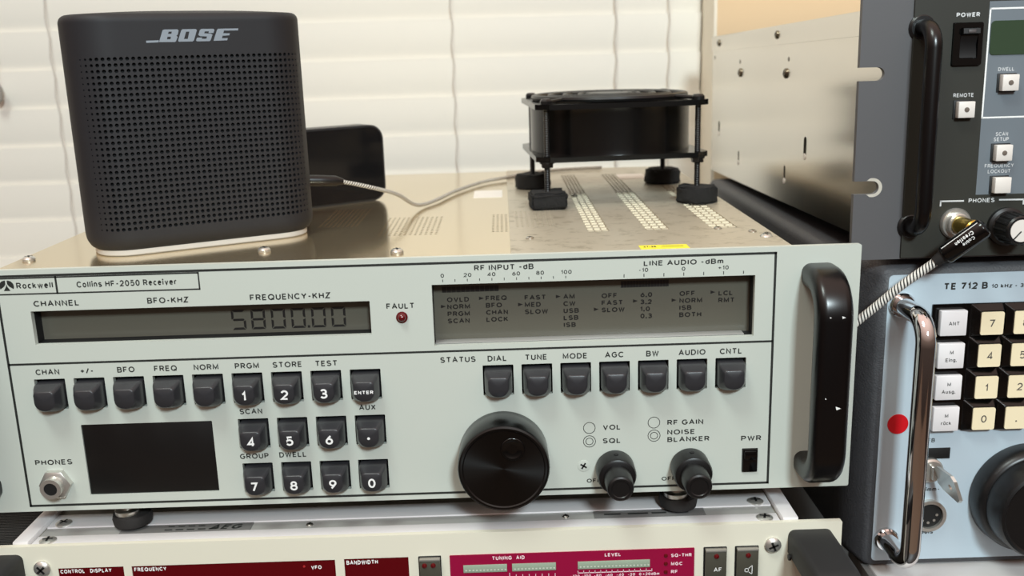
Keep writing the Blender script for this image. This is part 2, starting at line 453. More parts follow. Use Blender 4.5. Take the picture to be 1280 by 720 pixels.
def smooth_path(pts, n=8):
    P = [Vector(p) for p in pts]; P = [P[0] * 2 - P[1]] + P + [P[-1] * 2 - P[-2]]
    out = []
    for i in range(1, len(P) - 2):
        for k in range(n):
            t = k / n; a, b, c, d = P[i - 1], P[i], P[i + 1], P[i + 2]
            out.append(0.5 * ((2 * b) + (c - a) * t + (2 * a - 5 * b + 4 * c - d) * t * t + (3 * b - a - 3 * c + d) * t ** 3))
    out.append(P[-2]); return out


def behind(x, z, y):
    """where a mark measured on the panel face (y = 0) lies on a face y behind it"""
    k = (y - CAM[1]) / -CAM[1]
    return CAM[0] + (x - CAM[0]) * k, CAM[2] + (z - CAM[2]) * k


def screw_head(parent, name, p, axis, r, h, m=None, slot='cross'):
    """pan head with a flat dark cross or slot painting the shade of its recess"""
    b = MB(); ax = Vector(axis).normalized()
    b.lathe([(-0.2, r), (h * 0.45, r), (h * 0.8, r * 0.8), (h, r * 0.45), (h, 0.0)], p, ax, 20)
    t = Vector((0, 0, 1)) if abs(ax.z) < 0.9 else Vector((1, 0, 0))
    e1 = ax.cross(t).normalized(); e2 = ax.cross(e1); a = random.uniform(0, PI)
    for k in range(2 if slot == 'cross' else 1):
        d = e1 * math.cos(a + k * PI / 2) + e2 * math.sin(a + k * PI / 2); q = ax.cross(d)
        o = Vector(p) + ax * (h + 0.06); L, w = r * 0.6, r * 0.14
        b.add([o + d * L + q * w, o - d * L + q * w, o - d * L - q * w, o + d * L - q * w], [(0, 1, 2, 3)], 1)
    return b.build(name, [m or screw_m, recess_m], parent)


def bore(parent, name, mats, x, y, z, depth): pass

# ------------------------------------------------------------------ the setting
GX = 274.5
b = MB(); b.plate([(-2200, -900), (2200, -900), (2200, 1600), (-2200, 1600)], [rr(-1100, GX, -60, 1150, 0)], XZ, 500, 620)
struct('wall_back', b, wall_m)
b = MB(); b.box(-2200, 2200, -2600, 500, -920, -900); struct('floor', b, floor_m)
b = MB()
b.box(GX - 3, GX, 500.5, 600, -60, 1150); b.box(-1100, -1097, 500.5, 600, -60, 1150); b.box(-1097, GX - 3, 500.5, 600, 1147, 1150); b.box(-1097, GX - 3, 490, 600, -60, -55)
struct('trim_1', b, trim_m)
w = MB(); w.plate(rr(-1097, GX - 3, -55, 1147, 0), [rr(-1057, -420, -15, 1107, 0), rr(-400, GX - 43, -15, 1107, 0)], XZ, 600, 620)
win = struct('window_1', w, trim_m)
w = MB(); w.box(-1060, GX - 40, 608, 612, -18, 1110); w.build('pane', glass_m, win)

blind = thing('window_blind', 'closed off-white horizontal slat blind hanging behind the radios', 'blind', (-415, 562, -45))
b = MB()
zt = -40
PITCH = 39.3; Z0 = 66 + 39.3 * 3          # slat tops line up at Z0 + k * PITCH
k = -6
while True:
    top = Z0 + k * PITCH + 4
    if top > 1130: break
    n = 7; sec = []
    for i in range(n):
        t = i / (n - 1)
        # each slat leans: top edge to the room, foot tucked behind the next one down, slightly crowned
        sec.append((556 + 5.5 * t - 1.3 * math.sin(PI * t), top - 46 * t))
    back = [(y + 2.6, z) for (y, z) in reversed(sec)]
    lp = sec + back; L = len(lp)
    vs = [(-1085, y, z) for y, z in lp] + [(270, y, z) for y, z in lp]
    fs = [(i, (i + 1) % L, L + (i + 1) % L, L + i) for i in range(L)] + [tuple(range(L))[::-1], tuple(range(L, 2 * L))]
    b.add(vs, fs)
    k += 1
b.build('slats', slat_m, blind)
for x in (-402, 12, 181, 236, -700):
    c = MB(); pts = [(x + (1.2 if i % 2 else -0.6), 553.0 + (0.6 if i % 2 else 0), -35 + i * 19.65) for i in range(60)]
    c.tube(pts, 0.9 if x in (-402, 181) else 0.7, 6); c.build('ladder_cord', cord_m, blind)
b = MB(); b.box(-1090, 271, 545, 585, 1120, 1146, 2); b.build('head_rail', slat_m, blind)
b = MB(); b.lathe([(0, 2), (3, 5), (14, 6.5), (22, 3), (24, 0.5)], (-459, 545, 196), (0, 0, 1), 16); b.tube([(-459, 545, 220), (-459, 546, 1120)], 0.7, 6)
b.build('pull_cord', M('grey_tassel', (150, 145, 138), 0.6), blind)

desk = thing('desk', 'dark desk carrying the stacked radios below the window', 'desk', (60, 170, -900))
b = MB(); b.box(-1000, 1000, -160, 480, -190, -152, 3); b.build('desktop', desk_m, desk)
for x in (-960, 960):
    for y in (-120, 440):
        b = MB(); b.box(x - 25, x + 25, y - 25, y + 25, -900, -190, 2); b.build('leg', desk_m, desk)

# ------------------------------------------------------------------ grey-green receiver in the middle
rx = thing('radio_receiver', 'large grey-green receiver with key rows, two dark readouts and a big black tuning knob', 'radio', (0, 200, -14))
b = MB(); b.box(-216, 216, 13, 415, 3, 121, 0.8); b.build('chassis', chassis_m, rx)
ZC = 125.3
# openings of the face plate
LX = [-177.8 + 20.45 * i for i in range(9)]
RX_ = [54.9 + 20.22 * i for i in range(7)]
ROW = [74.3, 49.0, 23.9]          # top of each row of openings
BW, BH = 16.0, 16.6
keys = []
for i, t in enumerate(['', '', '', '', '', '1', '2', '3', 'ENTER']): keys.append((LX[i], ROW[0], t))
for i, t in enumerate(['4', '5', '6', '.']): keys.append((LX[5 + i] + 0.9, ROW[1], t))
for i, t in enumerate(['7', '8', '9', '0']): keys.append((LX[5 + i] + 1.0, ROW[2], t))
for x in RX_: keys.append((x, ROW[0], ''))
holes = [rr(x - BW / 2, x + BW / 2, t - BH, t, 0.4, 2) for x, t, _ in keys]
LCD1 = (-182.2, -9.5, 92.8, 110.7); LCD2 = (22.5, 187.6, 85.6, 118.1)
holes += [rr(*LCD1, 0.3, 2), rr(*LCD2, 0.3, 2), rr(-165, -96.2, 8.5, 48.5, 0.5, 2), rr(183.4, 191.9, 9.8, 23.4, 0.3, 2), circ(-181.5, 16.2, 5.6)]
b = MB(); b.plate(rr(-241.3, 241.3, 0, 132.5, 1.0, 3), holes, XZ, 0, 3.2)
fp = b.build('front_panel', panel_m, rx)
# printed frame, logo box, legends
b = MB(); T = XZ(-0.06)
b.line([(-197.6, 129.3), (197.7, 129.3), (197.7, 3.3), (-197.6, 3.3)], 1.25, T, closed=True)
b.line([(-197.1, 82.6), (197.2, 82.6)], 1.1, T)
b.line([(-197.1, 128.2), (-95.1, 128.2), (-95.1, 119.7), (-197.1, 119.9)], 0.75, T); b.line([(-167.2, 128.2), (-167.2, 119.9)], 1.0, T)
b.build('printed_frame', ink_m, fp)
b = MB()
cx, cz = -192.3, 124.5
for sgn in (-1, 1):
    pts = [(cx + sgn * 0.4, cz + 2.6)] + [(cx + sgn * (0.7 + 3.0 * math.sin(a)), cz - 0.3 + 3.0 * math.cos(a)) for a in [R(q) for q in range(0, 125, 12)]] + [(cx + sgn * 1.3, cz - 0.5), (cx + sgn * 0.45, cz + 0.8)]
    b.poly(pts, T)
b.poly([(cx, cz + 0.9), (cx + 0.4, cz - 0.6), (cx + 1.7, cz - 2.7), (cx - 1.7, cz - 2.7), (cx - 0.4, cz - 0.6)], T)
b.build('emblem', ink_m, fp)
b = MB()
def lab(t, xl, xr, zb, h, bold=0.016): MB().word(t, T, xl, zb, h, xr, 'l', bold, 1, ink_m, fp)
def labc(t, xc, zb, h, bold=0.016, wide=1.0): MB().word(t, T, xc, zb, h, None, 'c', bold, wide, ink_m, fp)
lab('Rockwell', -187.4, -168.9, 122.7, 3.2); lab('Collins HF-2050 Receiver', -157.0, -106.5, 122.4, 3.2)
lab('CHANNEL', -180.1, -157.2, 113.1, 3.1); lab('BFO-KHZ', -122.4, -101.2, 112.9, 3.1); lab('FREQUENCY-KHZ', -70.2, -29.0, 112.8, 3.2)
lab('FAULT', -1.1, 13.0, 106.1, 3.0)
lab('RF INPUT -dB', 44.5, 74.7, 124.8, 2.9); lab('LINE AUDIO -dBm', 130.6, 171.1, 124.6, 2.7)
for t, x in zip(('0', '20', '40', '60', '80', '100'), (28.2, 40.9, 53.1, 65.7, 77.9, 91.3)): labc(t, x, 121.7, 2.1, 0.008, 1.15)
b = MB()
for i in range(11): b.line([(28.3 + 6.26 * i, 120.6), (28.3 + 6.26 * i, 119.6)], 0.35, T)
b.build('scale_ticks', ink_m, fp); b = MB()
for t, x in zip(('-10', '0', '+10'), (130.6, 150.9, 171.3)): labc(t, x, 121.5, 2.1, 0.008, 1.15)
for i in range(7): b.line([(120.6 + 10.15 * i, 120.4), (120.6 + 10.15 * i, 119.1)], 0.4, T)
b.build('scale_ticks', ink_m, fp)
for t, x in zip(('CHAN', '+/-', 'BFO', 'FREQ', 'NORM', 'PRGM', 'STORE', 'TEST'), (-178.2, -157.9, -137.7, -117.2, -96.2, -75.1, -54.3, -34.0)): labc(t, x, 76.6, 3.1)
labc('SCAN', -75.3, 51.6, 3.0); labc('AUX', -14.3, 51.8, 3.0); labc('GROUP', -75.8, 26.4, 3.0); labc('DWELL', -55.5, 26.6, 3.0)
for t, x in zip(('STATUS', 'DIAL', 'TUNE', 'MODE', 'AGC', 'BW', 'AUDIO', 'CNTL'), (34.3, 54.5, 74.8, 94.9, 115.4, 135.3, 155.9, 176.0)): labc(t, x, 76.4, 3.1)
lab('PHONES', -191.8, -172.2, 26.5, 3.0); lab('VOL', 109.3, 118.4, 36.4, 2.9); lab('SQL', 109.2, 118.4, 28.8, 2.9)
lab('RF GAIN', 143.4, 162.4, 38.0, 2.9); lab('NOISE', 143.4, 157.8, 32.6, 2.8); lab('BLANKER', 143.5, 165.8, 28.4, 2.8)
lab('OFF', 100.4, 107.8, 6.5, 2.3); lab('OFF', 140.6, 148.0, 6.3, 2.3); lab('PWR', 182.7, 193.4, 27.7, 2.9)
for x, z in ((102.1, 37.8), (136.3, 39.7)): b = MB(); b.ring(x, z, 3.1, 0.35, T); b.build('ring_mark', ink_m, fp)
for x, z in ((102.1, 30.2), (136.4, 32.3)): b = MB(); b.ring(x, z, 3.2, 0.35, T); b.ring(x, z, 1.9, 0.35, T); b.build('ring_mark', ink_m, fp)
screw_head(fp, 'panel_screw', (98.8, -0.1, 16.4), (0, -1, 0), 3.2, 0.35, panel_m)

# ---- two liquid crystal readouts sunk in the panel
def readout(x0, x1, z0, z1, name):
    b = MB(); y1 = 11.0
    b.plate(rr(x0 - 1.5, x1 + 1.5, z0 - 1.5, z1 + 1.5, 0), [rr(x0 + .02, x1 - .02, z0 + .02, z1 - .02, 0)], XZ, 3.25, y1, 0)
    o = b.build(name, recess_m, rx)
    g = MB(); g.box(x0 - 1.4, x1 + 1.4, y1 - 0.8, y1 + 1, z0 - 1.4, z1 + 1.4); g.build('lcd_glass', lcd_m, o)
    return o
YL = 10.1
def LT(u, v): x, z = behind(u, v, YL); return (x, YL, z)
d1 = readout(*LCD1, 'frequency_readout')
SEG = {'0': 'abcdef', '5': 'afgcd', '8': 'abcdefg'}
b = MB()
for ch, x in zip('580000', (-80.6, -70.6, -60.3, -50.1, -39.7, -29.5)):
    w_, h_, t_ = 7.3, 10.6, 1.2; z_ = 97.6; g_ = 0.25; xm = x + w_; zm = z_ + h_ / 2; zt = z_ + h_
    P = {'a': [(x + g_, zt), (xm - g_, zt), (xm - t_ - g_, zt - t_), (x + t_ + g_, zt - t_)],
         'd': [(x + g_, z_), (xm - g_, z_), (xm - t_ - g_, z_ + t_), (x + t_ + g_, z_ + t_)],
         'g': [(x + t_, zm + t_ / 2), (xm - t_, zm + t_ / 2), (xm - t_ * .5, zm), (xm - t_, zm - t_ / 2), (x + t_, zm - t_ / 2), (x + t_ * .5, zm)],
         'f': [(x, zt - g_), (x + t_, zt - t_ - g_), (x + t_, zm + t_ / 2 + g_), (x, zm + g_)],
         'e': [(x, z_ + g_), (x + t_, z_ + t_ + g_), (x + t_, zm - t_ / 2 - g_), (x, zm - g_)],
         'b': [(xm, zt - g_), (xm - t_, zt - t_ - g_), (xm - t_, zm + t_ / 2 + g_), (xm, zm + g_)],
         'c': [(xm, z_ + g_), (xm - t_, z_ + t_ + g_), (xm - t_, zm - t_ / 2 - g_), (xm, zm - g_)]}
    for sg in SEG[ch]: b.poly(P[sg], LT)
b.poly(rr(-42.0, -40.7, 97.6, 98.9, 0), LT)
b.build('digits', lcd_ink_m, d1)
d2 = readout(*LCD2, 'status_readout')
b = MB(); b.box(LCD2[0] + .3, LCD2[1] - 4, 3.6, 10.0, LCD2[2] - .1, LCD2[2] + .5, 0.1); b.build('ledge_reflection', alu_grey_m, d2)  # added pale bar, the reflection along the recess bottom put into its colour
b = MB()
for x, z0_, words in ((30.0, 108.8, ('OVLD', 'NORM', 'PRGM', 'SCAN')), (49.8, 109.0, ('FREQ', 'BFO', 'CHAN', 'LOCK')), (69.7, 108.7, ('FAST', 'MED', 'SLOW')),
                      (89.5, 108.6, ('AM', 'CW', 'USB', 'LSB', 'ISB')), (109.1, 108.4, ('OFF', 'FAST', 'SLOW')), (129.0, 108.3, ('6.0', '3.2', '1.0', '0.3')),
                      (149.0, 108.3, ('OFF', 'NORM', 'ISB', 'BOTH')), (169.0, 107.9, ('LCL', 'RMT'))):
    for i, t in enumerate(words): b.text(t, LT, x, z0_ - 3.75 * i, 2.5, bold=0.022, wide=1.12)
for x, z in ((27.7, 106.6), (47.3, 110.3), (67.2, 106.4), (86.6, 110.0), (106.0, 102.6), (126.1, 106.4), (145.9, 106.2), (165.8, 109.8)):
    b.poly([(x - 0.9, z + 0.9), (x + 1.6, z), (x - 0.9, z - 0.9)], LT)
for x0, x1, z0_, z1_, st in ((27.7, 57.0, 113.9, 116.9, 2.42), (119.0, 143.4, 113.6, 117.0, 1.53)):
    x = x0
    while x < x1 - 0.3:
        b.poly(rr(x, min(x + st * 0.93, x1), z0_, z1_, 0), LT); x += st
b.build('indications', lcd_ink_m, d2)

# ---- push buttons: each a sculpted cap in a black well
def key_cap():
    b = MB()
    rings = [(3.0, 14.4, 14.6, 0.9, -0.4), (-2.6, 14.3, 14.5, 1.4, -0.6), (-4.6, 13.6, 13.8, 1.9, -0.8), (-8.0, 10.9, 10.8, 2.0, -0.75), (-8.7, 10.4, 10.3, 2.0, -0.75), (-9.0, 9.6, 9.5, 1.8, -0.75)]
    n = 4 * 6; vs = []; fs = []
    for (y, w_, h_, r, dz) in rings:
        L_ = rr(-w_ / 2, w_ / 2, -h_ / 2 + dz, h_ / 2 + dz, r, 5); rb = r * 2.3
        low_ = rr(-w_ / 2, w_ / 2, -h_ / 2 + dz, h_ / 2 + dz, min(rb, w_ / 2.2), 5)
        for i_, (u, v) in enumerate(L_): vs.append((u, y, v) if i_ < 12 else (low_[i_][0], y, low_[i_][1]))
    for k in range(len(rings) - 1):
        for i in range(n): fs.append((k * n + i, k * n + (i + 1) % n, (k + 1) * n + (i + 1) % n, (k + 1) * n + i))
    vs.append((0, -8.8, -0.75)); c = len(vs) - 1; k = len(rings) - 1
    for i in range(n): fs.append((k * n + i, k * n + (i + 1) % n, c))
    fs.append(tuple(range(n)))
    return vs, fs
KV, KF = key_cap()
first_key = first_well = None
for x, t, s_ in keys:
    zc_ = t - BH / 2 - 0.3
    if first_key is None:
        b = MB(); b.add([(v[0] + x, v[1], v[2] + zc_) for v in KV], KF); kb = b.build('push_button', key_m, rx, ang=50); first_key = kb; kx, kz = x, zc_
        b = MB(); b.plate(rr(x - 9.2, x + 9.2, t - BH - 1.2, t + 1.2, 0), [rr(x - BW / 2, x + BW / 2, t - BH, t, 0)], XZ, 3.22, 9); b.box(x - 9.2, x + 9.2, 9, 10, t - BH - 1.2, t + 1.2)
        first_well = b.build('button_well', recess_m, kb)
    else:
        kb = first_key.copy(); COL.objects.link(kb); kb.location = first_key.location + Vector((x - kx, 0, zc_ - kz)) * S
        ORG[kb.name] = ORG[first_key.name] + Vector((x - kx, 0, zc_ - kz))
        wl_ = first_well.copy(); COL.objects.link(wl_); wl_.parent = kb
    if s_:
        b = MB(); F = XZ(-9.1); zz = zc_ - 1.0
        if s_ == 'ENTER': b.text(s_, F, x - 4.9, zz - 0.95, 1.9, x + 4.9, bold=0.03)
        elif s_ == '.': b.poly(circ(x, zz, 0.75, 14), F)
        else: b.text(s_, F, x, zz - 2.6, 5.2, align='c', bold=0.014, wide=1.0)
        b.build('legend', white_ink_m, kb, 'white printed legend')

b = MB(); b.box(-164.9, -96.3, 0.6, 4, 8.6, 48.4, 0.3); b.build('blank_window', M('matt_black_window', (17, 16, 16), 0.35), rx)
b = MB(); b.box(183.6, 191.7, -1.0, 8, 10.0, 23.2, 0.5, m=0); b.box(184.4, 190.9, -1.9, 0, 17.2, 22.4, 0.6); b.build('power_switch', gloss_black_m, rx)
b = MB(); b.lathe([(0, 3.0), (0.7, 3.0), (0.9, 2.3), (2.2, 1.9), (2.9, 1.1), (3.1, 0)], (6.6, 0, 101.7), (0, -1, 0), 20); b.build('fault_lamp', led_m, rx)
# headphone socket: hexagonal nut, bushing, bore
b = MB(); hx = -181.6; hz = 16.2
b.lathe([(0, 8.4), (3.4, 8.4), (4.0, 7.4)], (hx, 0, hz), (0, -1, 0), 6)
jack = b.build('headphone_socket', nickel_m, rx)
b = MB(); b.plate(circ(hx, hz, 5.5, 28), [circ(hx, hz, 3.5, 28)], XZ, -8.6, 8); b.build('bushing', nickel_m, jack)
b = MB(); b.lathe([(0, 3.45), (7.5, 3.45), (7.5, 0)], (hx, -8.3, hz), (0, 1, 0), 24); b.build('bore', recess_m, jack)
# big tuning knob
b = MB(); kx_, kz_ = 56.4, 25.9
b.lathe([(-0.0, 23.0), (0.8, 23.4), (20.4, 23.6), (21.6, 23.1), (22.2, 22.2), (22.2, 21.2), (21.7, 20.6), (21.7, 0)], (kx_, -0.6, kz_), (0, -1, 0), 72)
tk = b.build('tuning_knob', turned_m, rx, ang=28)
b = MB(); fx, fz = kx_ + 4.8, kz_ + 10.8
b.lathe([(0.1, 6.2), (0.7, 6.1), (0.9, 5.6), (0.5, 4.8), (0.12, 3.2), (0.02, 0)], (fx, -22.3, fz), (0, -1, 0), 32); b.build('finger_dimple', gloss_black_m, tk, ang=60)
# the two pairs of stacked small knobs
for cx, cz in ((115.4, 15.0), (155.3, 14.8)):
    b = MB(); n = 40
    b.lathe([(0, 9.8), (0.8, 10.3), (11.0, 10.2), (12.6, 9.6), (13.2, 8.4), (13.2, 0)], (cx, -0.5, cz), (0, -1, 0), n)
    ko = b.build('stacked_knob', satin_black_m, rx, ang=28)
    b = MB(); b.lathe([(0, 7.3), (12, 7.0), (13.2, 6.6), (13.8, 5.8), (13.8, 4.8), (13.4, 4.4), (13.4, 0)], (cx, -13.7, cz), (0, -1, 0), 32); b.build('inner_knob', satin_black_m, ko, ang=28)
    b = MB(); b.cyl((cx, -7, cz + 9.9), (cx, -7, cz + 10.6), 1.2, n=12); b.build('grub_screw', recess_m, ko)
# carrying handles on the panel ends
def bow(x0, x1, z0, z1, depth, th, r_out, soft, y0=0.0):
    """rounded flat bar swept along a bow standing out of a panel at y0"""
    rc = r_out - th / 2; h = th / 2; za, zb = z0 + h, z1 - h; yf = y0 - depth + h; path = []      # (y, z, normal y, normal z)
    path.append((y0 + 1.5, zb, 0, 1))
    for i in range(13): a = PI / 2 * i / 12; path.append((yf + rc - rc * math.sin(a), zb - rc + rc * math.cos(a), -math.sin(a), math.cos(a)))
    for i in range(13): a = PI / 2 * i / 12; path.append((yf + rc - rc * math.cos(a), za + rc - rc * math.sin(a), -math.cos(a), -math.sin(a)))
    path.append((y0 + 1.5, za, 0, -1))
    sec = rr(x0, x1, -h, h, soft, 5); n = len(sec); vs = []; fs = []
    for (y, z, ny, nz) in path: vs += [(u, y + ny * v, z + nz * v) for u, v in sec]
    for k in range(len(path) - 1): fs += [(k * n + i, k * n + (i + 1) % n, (k + 1) * n + (i + 1) % n, (k + 1) * n + i) for i in range(n)]
    fs += [tuple(range(n)), tuple((len(path) - 1) * n + i for i in range(n))]
    return vs, fs
for s_ in (1, -1):
    b = MB(); x0, x1 = (211.3, 229.0) if s_ > 0 else (-229.0, -211.3)
    b.add(*bow(x0, x1, 8.5, 123.5, 31.0, 12.5, 23.0, 4.5)); hh = b.build('handle', handle_m, rx, ang=40)
    if s_ > 0:
        b = MB()
        for (x, z, w_) in ((222.6, 56.3, 1.3), (223.0, 102.9, .9), (216.6, 103.0, .5), (216.2, 61.5, .45)): b.poly([(x - w_, z + w_ * .9), (x + w_, z), (x - w_ * .7, z - w_ * .6)], XZ(-31.06))
        b.build('paint_chips', white_ink_m, hh, 'chips of bare white metal')
# feet
for x in (-148.5, 151.5):
    for y in (10.5, 390):
        b = MB(); b.lathe([(0, 8.2), (1.2, 10.0), (4.5, 10.6), (7.0, 10.0), (7.6, 7.5)], (x, y, -13.9), (0, 0, 1), 32); f_ = b.build('foot', rubber_m, rx)
        b = MB(); b.lathe([(0, 6.8), (2.2, 6.8), (3.0, 5.6), (3.0, 4.0), (19.0, 4.0)], (x - 1.5, y - 1.5, -6.4), (0, 0, 1), 28); b.build('foot_washer', screw_m, f_)
# ---- top cover with perforated patches
def perforated(b, x0, x1, y0, y1, nx, ny, r, z, depth, slot=1.0):
    px, py = (x1 - x0) / nx, (y1 - y0) / ny
    for i in range(nx):
        for j in range(ny):
            cx, cy = x0 + px * (i + .5), y0 + py * (j + .5)
            sq = [(cx + px / 2, cy), (cx + px / 2, cy + py / 2), (cx, cy + py / 2), (cx - px / 2, cy + py / 2), (cx - px / 2, cy), (cx - px / 2, cy - py / 2), (cx, cy - py / 2), (cx + px / 2, cy - py / 2)]
            ho = [(cx + r * slot * math.cos(PI / 4 * k), cy + r * math.sin(PI / 4 * k)) for k in range(8)]
            vs = [(u, v, z) for u, v in sq] + [(u, v, z) for u, v in ho] + [(u, v, z - depth) for u, v in ho]
            fs = [(k, (k + 1) % 8, 8 + (k + 1) % 8, 8 + k) for k in range(8)] + [(8 + k, 8 + (k + 1) % 8, 16 + (k + 1) % 8, 16 + k) for k in range(8)]
            b.add(vs, fs)
A_ = (-61, -34, 139, 214); B_ = (-18, 20, 102, 171); C_ = (52, 63, 104, 172)
b = MB(); b.plate(rr(-216, 216, 3.3, 415, 0.6, 2), [rr(q[0], q[1], q[2], q[3], 0) for q in (A_, B_, C_)], XY, ZC, 123.6)
b.box(-216, -214.8, 3.3, 415, 60, 123.6); b.box(214.8, 216, 3.3, 415, 60, 123.6)
cov = b.build('top_cover', cover_m, rx)
for q, nx, ny in ((A_, 9, 13), (B_, 12, 12), (C_, 4, 12)):
    b = MB(); perforated(b, *q, nx, ny, 0.95, ZC, 1.7); b.build('vent_patch', cover_m, cov)
for x, y in ((-214, 60), (-77.4, 66), (0.3, 49.5), (212, 60)): screw_head(cov, 'cover_screw', (x if abs(x) < 200 else math.copysign(209, x), y, ZC), (0, 0, 1), 3.6, 2.6, nickel_m)
b = MB(); b.box(37.5, 59.5, 251, 290, ZC, ZC + 0.15); b.build('paper_label', paper_m, cov)
# bare metal plate on the right of the cover with rows of slots
P0, P1 = 63.6, 215.6
ZP = ZC + 1.0
ST = ((110.4, 123.2), (145.4, 159.4), (184.4, 200.0))
hl = [rr(x0, x1, 91.5, 366, 0) for x0, x1 in ST] + [rr(67, 92.5, 113, 177, 0)]
b = MB(); b.plate(rr(P0, P1, 3.4, 412, 0.4, 2), hl, XY, ZP, ZC + 0.02)
pl = b.build('vent_plate', plate_m, rx)
for x0, x1 in ST:
    b = MB(); b.box(x0 - 1, x1 + 1, 91, 254, ZC + .05, ZC + .2); st_ = b.build('slot_strip', plate_m, pl)
    b = MB()
    # pale bars stand for slots, their reflected brightness put into the colour
    for k in range(18):
        yb = 94.5 + 9.2 * k; c3 = (x1 - x0) / 3
        for q_ in range(3): b.box(x0 + c3 * q_ + .5, x0 + c3 * (q_ + 1) - .5, yb - 1.6, yb + 1.6, ZC + .2, ZP - .1)
    b.build('slot_glint_bars', M('slot_glint_aluminium', (222, 214, 192), 0.45, 0.35, 0.05, 60), st_)
    b = MB(); perforated(b, x0, x1, 254, 366, 5, 40, 0.95, ZP, 0.5, 1.1); sl_ = b.build('vent_patch', plate_m, pl)
    b = MB(); b.box(x0 - .5, x1 + .5, 254, 366.5, ZC + .05, ZC + .3); b.build('vent_shade_sheet', recess_m, sl_)  # black sheet laid under the holes to paint the shade inside them
b = MB(); perforated(b, 67, 92.5, 113, 177, 8, 12, 1.0, ZP, 1.0); b.build('vent_patch', plate_m, pl)
b = MB(); b.box(134, 160.5, 33, 44, ZP, ZP + 0.15, m=0); ys = b.build('yellow_label', yellow_m, pl)
b = MB(); b.text('47-28', XY(ZP + 0.25), 136, 37.5, 3.5, 143, bold=0.02); b.box(146, 158, 39.2, 39.8, ZP + .15, ZP + .25); b.build('label_marks', ink_m, ys)
b = MB(); b.box(158, 181, 328, 360, ZP, ZP + 0.15); b.build('paper_label', paper_m, pl)
for x, y in ((75, 75), (187.6, 88), (211, 66), (205, 75), (113.5, 240)): screw_head(pl, 'plate_screw', (min(x, 211), y, ZP), (0, 0, 1), 2.4, 1.2, screw_m)

# ------------------------------------------------------------------ the charcoal speaker
TH = R(27.5)
sp = thing('portable_speaker', 'charcoal portable speaker with a dotted grille standing on the receiver', 'speaker', (-123, 106, ZC), (0, 0, TH))
SW, SD, SR = 132.5, 56.5, 24.0
SX, SY = -123.0, 106.0
def surf(u, z, off=0.0, inset=0.0):
    """point of the body wall: u runs along the wall from the front centre"""
    r = SR; fl = SW / 2 - r; sd = SD - 2 * r
    s_ = 1 if u >= 0 else -1; a = abs(u)
    if a <= fl: x, y, nx, ny = a, -SD / 2, 0, -1
    elif a <= fl + r * PI / 2: t = (a - fl) / r; nx, ny = math.sin(t), -math.cos(t); x = fl + r * nx; y = -SD / 2 + r + r * ny
    elif a <= fl + r * PI / 2 + sd: x = SW / 2; y = -SD / 2 + r + (a - fl - r * PI / 2); nx, ny = 1, 0
    elif a <= fl + r * PI + sd: t = (a - fl - r * PI / 2 - sd) / r; nx, ny = math.cos(t), math.sin(t); x = fl + r * nx; y = SD / 2 - r + r * ny
    else: x = fl - (a - fl - r * PI - sd); y = SD / 2; nx, ny = 0, 1
    k = off - inset
    return (SX + s_ * (x + nx * k), SY + y + ny * k, ZC + z)
HALF = (SW / 2 - SR) * 2 + SR * PI + SD - 2 * SR
NC, NR = 40, 30; PU = 122.0 / (NC - 1); Zt, Zb = 109.3, 16.0; PZ = (Zt - Zb) / (NR - 1)
u_edges = [-(NC / 2) * PU + i * PU for i in range(NC + 1)]
ulist = [-HALF + (u_edges[0] + HALF) * i / 14 for i in range(14)] + u_edges + [u_edges[-1] + (HALF - u_edges[-1]) * (i + 1) / 14 for i in range(13)]
zg = [Zb - PZ / 2 + PZ * i for i in range(NR + 1)]
low = [(3.2 + 8 * (1 - math.cos(PI / 2 * i / 6)) * 1.0, 6 * (1 - math.sin(PI / 2 * i / 6))) for i in range(7)]
low = [(z, ins) for z, ins in low if z < zg[0] - 0.3]
high = [(112, 0), (128.4, 0)] + [(129.2 + 4.2 * math.sin(PI / 2 * i / 6), 4.2 * (1 - math.cos(PI / 2 * i / 6))) for i in range(7)]
levels = low + [(z, 0) for z in zg] + high
b = MB(); vid = {}; NU = len(ulist)
for j, (z, ins) in enumerate(levels):
    for i, u in enumerate(ulist):
        vid[(i, j)] = len(b.v); b.v.append(surf(u, z, 0, ins))
j0 = len(low)
def q(f): b.f.append(tuple(f)); b.m.append(0)
for j in range(len(levels) - 1):
    for i in range(NU):
        i2 = (i + 1) % NU
        inx = 14 <= i < 14 + NC and j0 <= j < j0 + NR
        if not inx: q((vid[(i, j)], vid[(i2, j)], vid[(i2, j + 1)], vid[(i, j + 1)])); continue
        c_ = i - 14; cu = u_edges[c_] + PU / 2; cz = zg[j - j0] + PZ / 2
        e_ = min(c_, NC - 1 - c_); r_ = (0.45, 0.7, 0.9)[e_] if e_ < 3 else 1.06
        ring_o = [(cu + PU / 2, cz), None, (cu, cz + PZ / 2), None, (cu - PU / 2, cz), None, (cu, cz - PZ / 2), None]
        cn = [None, vid[(i2, j + 1)], None, vid[(i, j + 1)], None, vid[(i, j)], None, vid[(i2, j)]]
        ids = []
        for k in range(8):
            if cn[k] is not None: ids.append(cn[k])
            else: ids.append(len(b.v)); b.v.append(surf(ring_o[k][0], ring_o[k][1]))
        hi_ = []; hb_ = []
        for k in range(8): hi_.append(len(b.v)); b.v.append(surf(cu + r_ * math.cos(PI / 4 * k), cz + r_ * math.sin(PI / 4 * k)))
        for k in range(8): hb_.append(len(b.v)); b.v.append(surf(cu + r_ * math.cos(PI / 4 * k), cz + r_ * math.sin(PI / 4 * k), -1.6))
        for k in range(8):
            q((ids[k], ids[(k + 1) % 8], hi_[(k + 1) % 8], hi_[k])); q((hi_[k], hi_[(k + 1) % 8], hb_[(k + 1) % 8], hb_[k]))
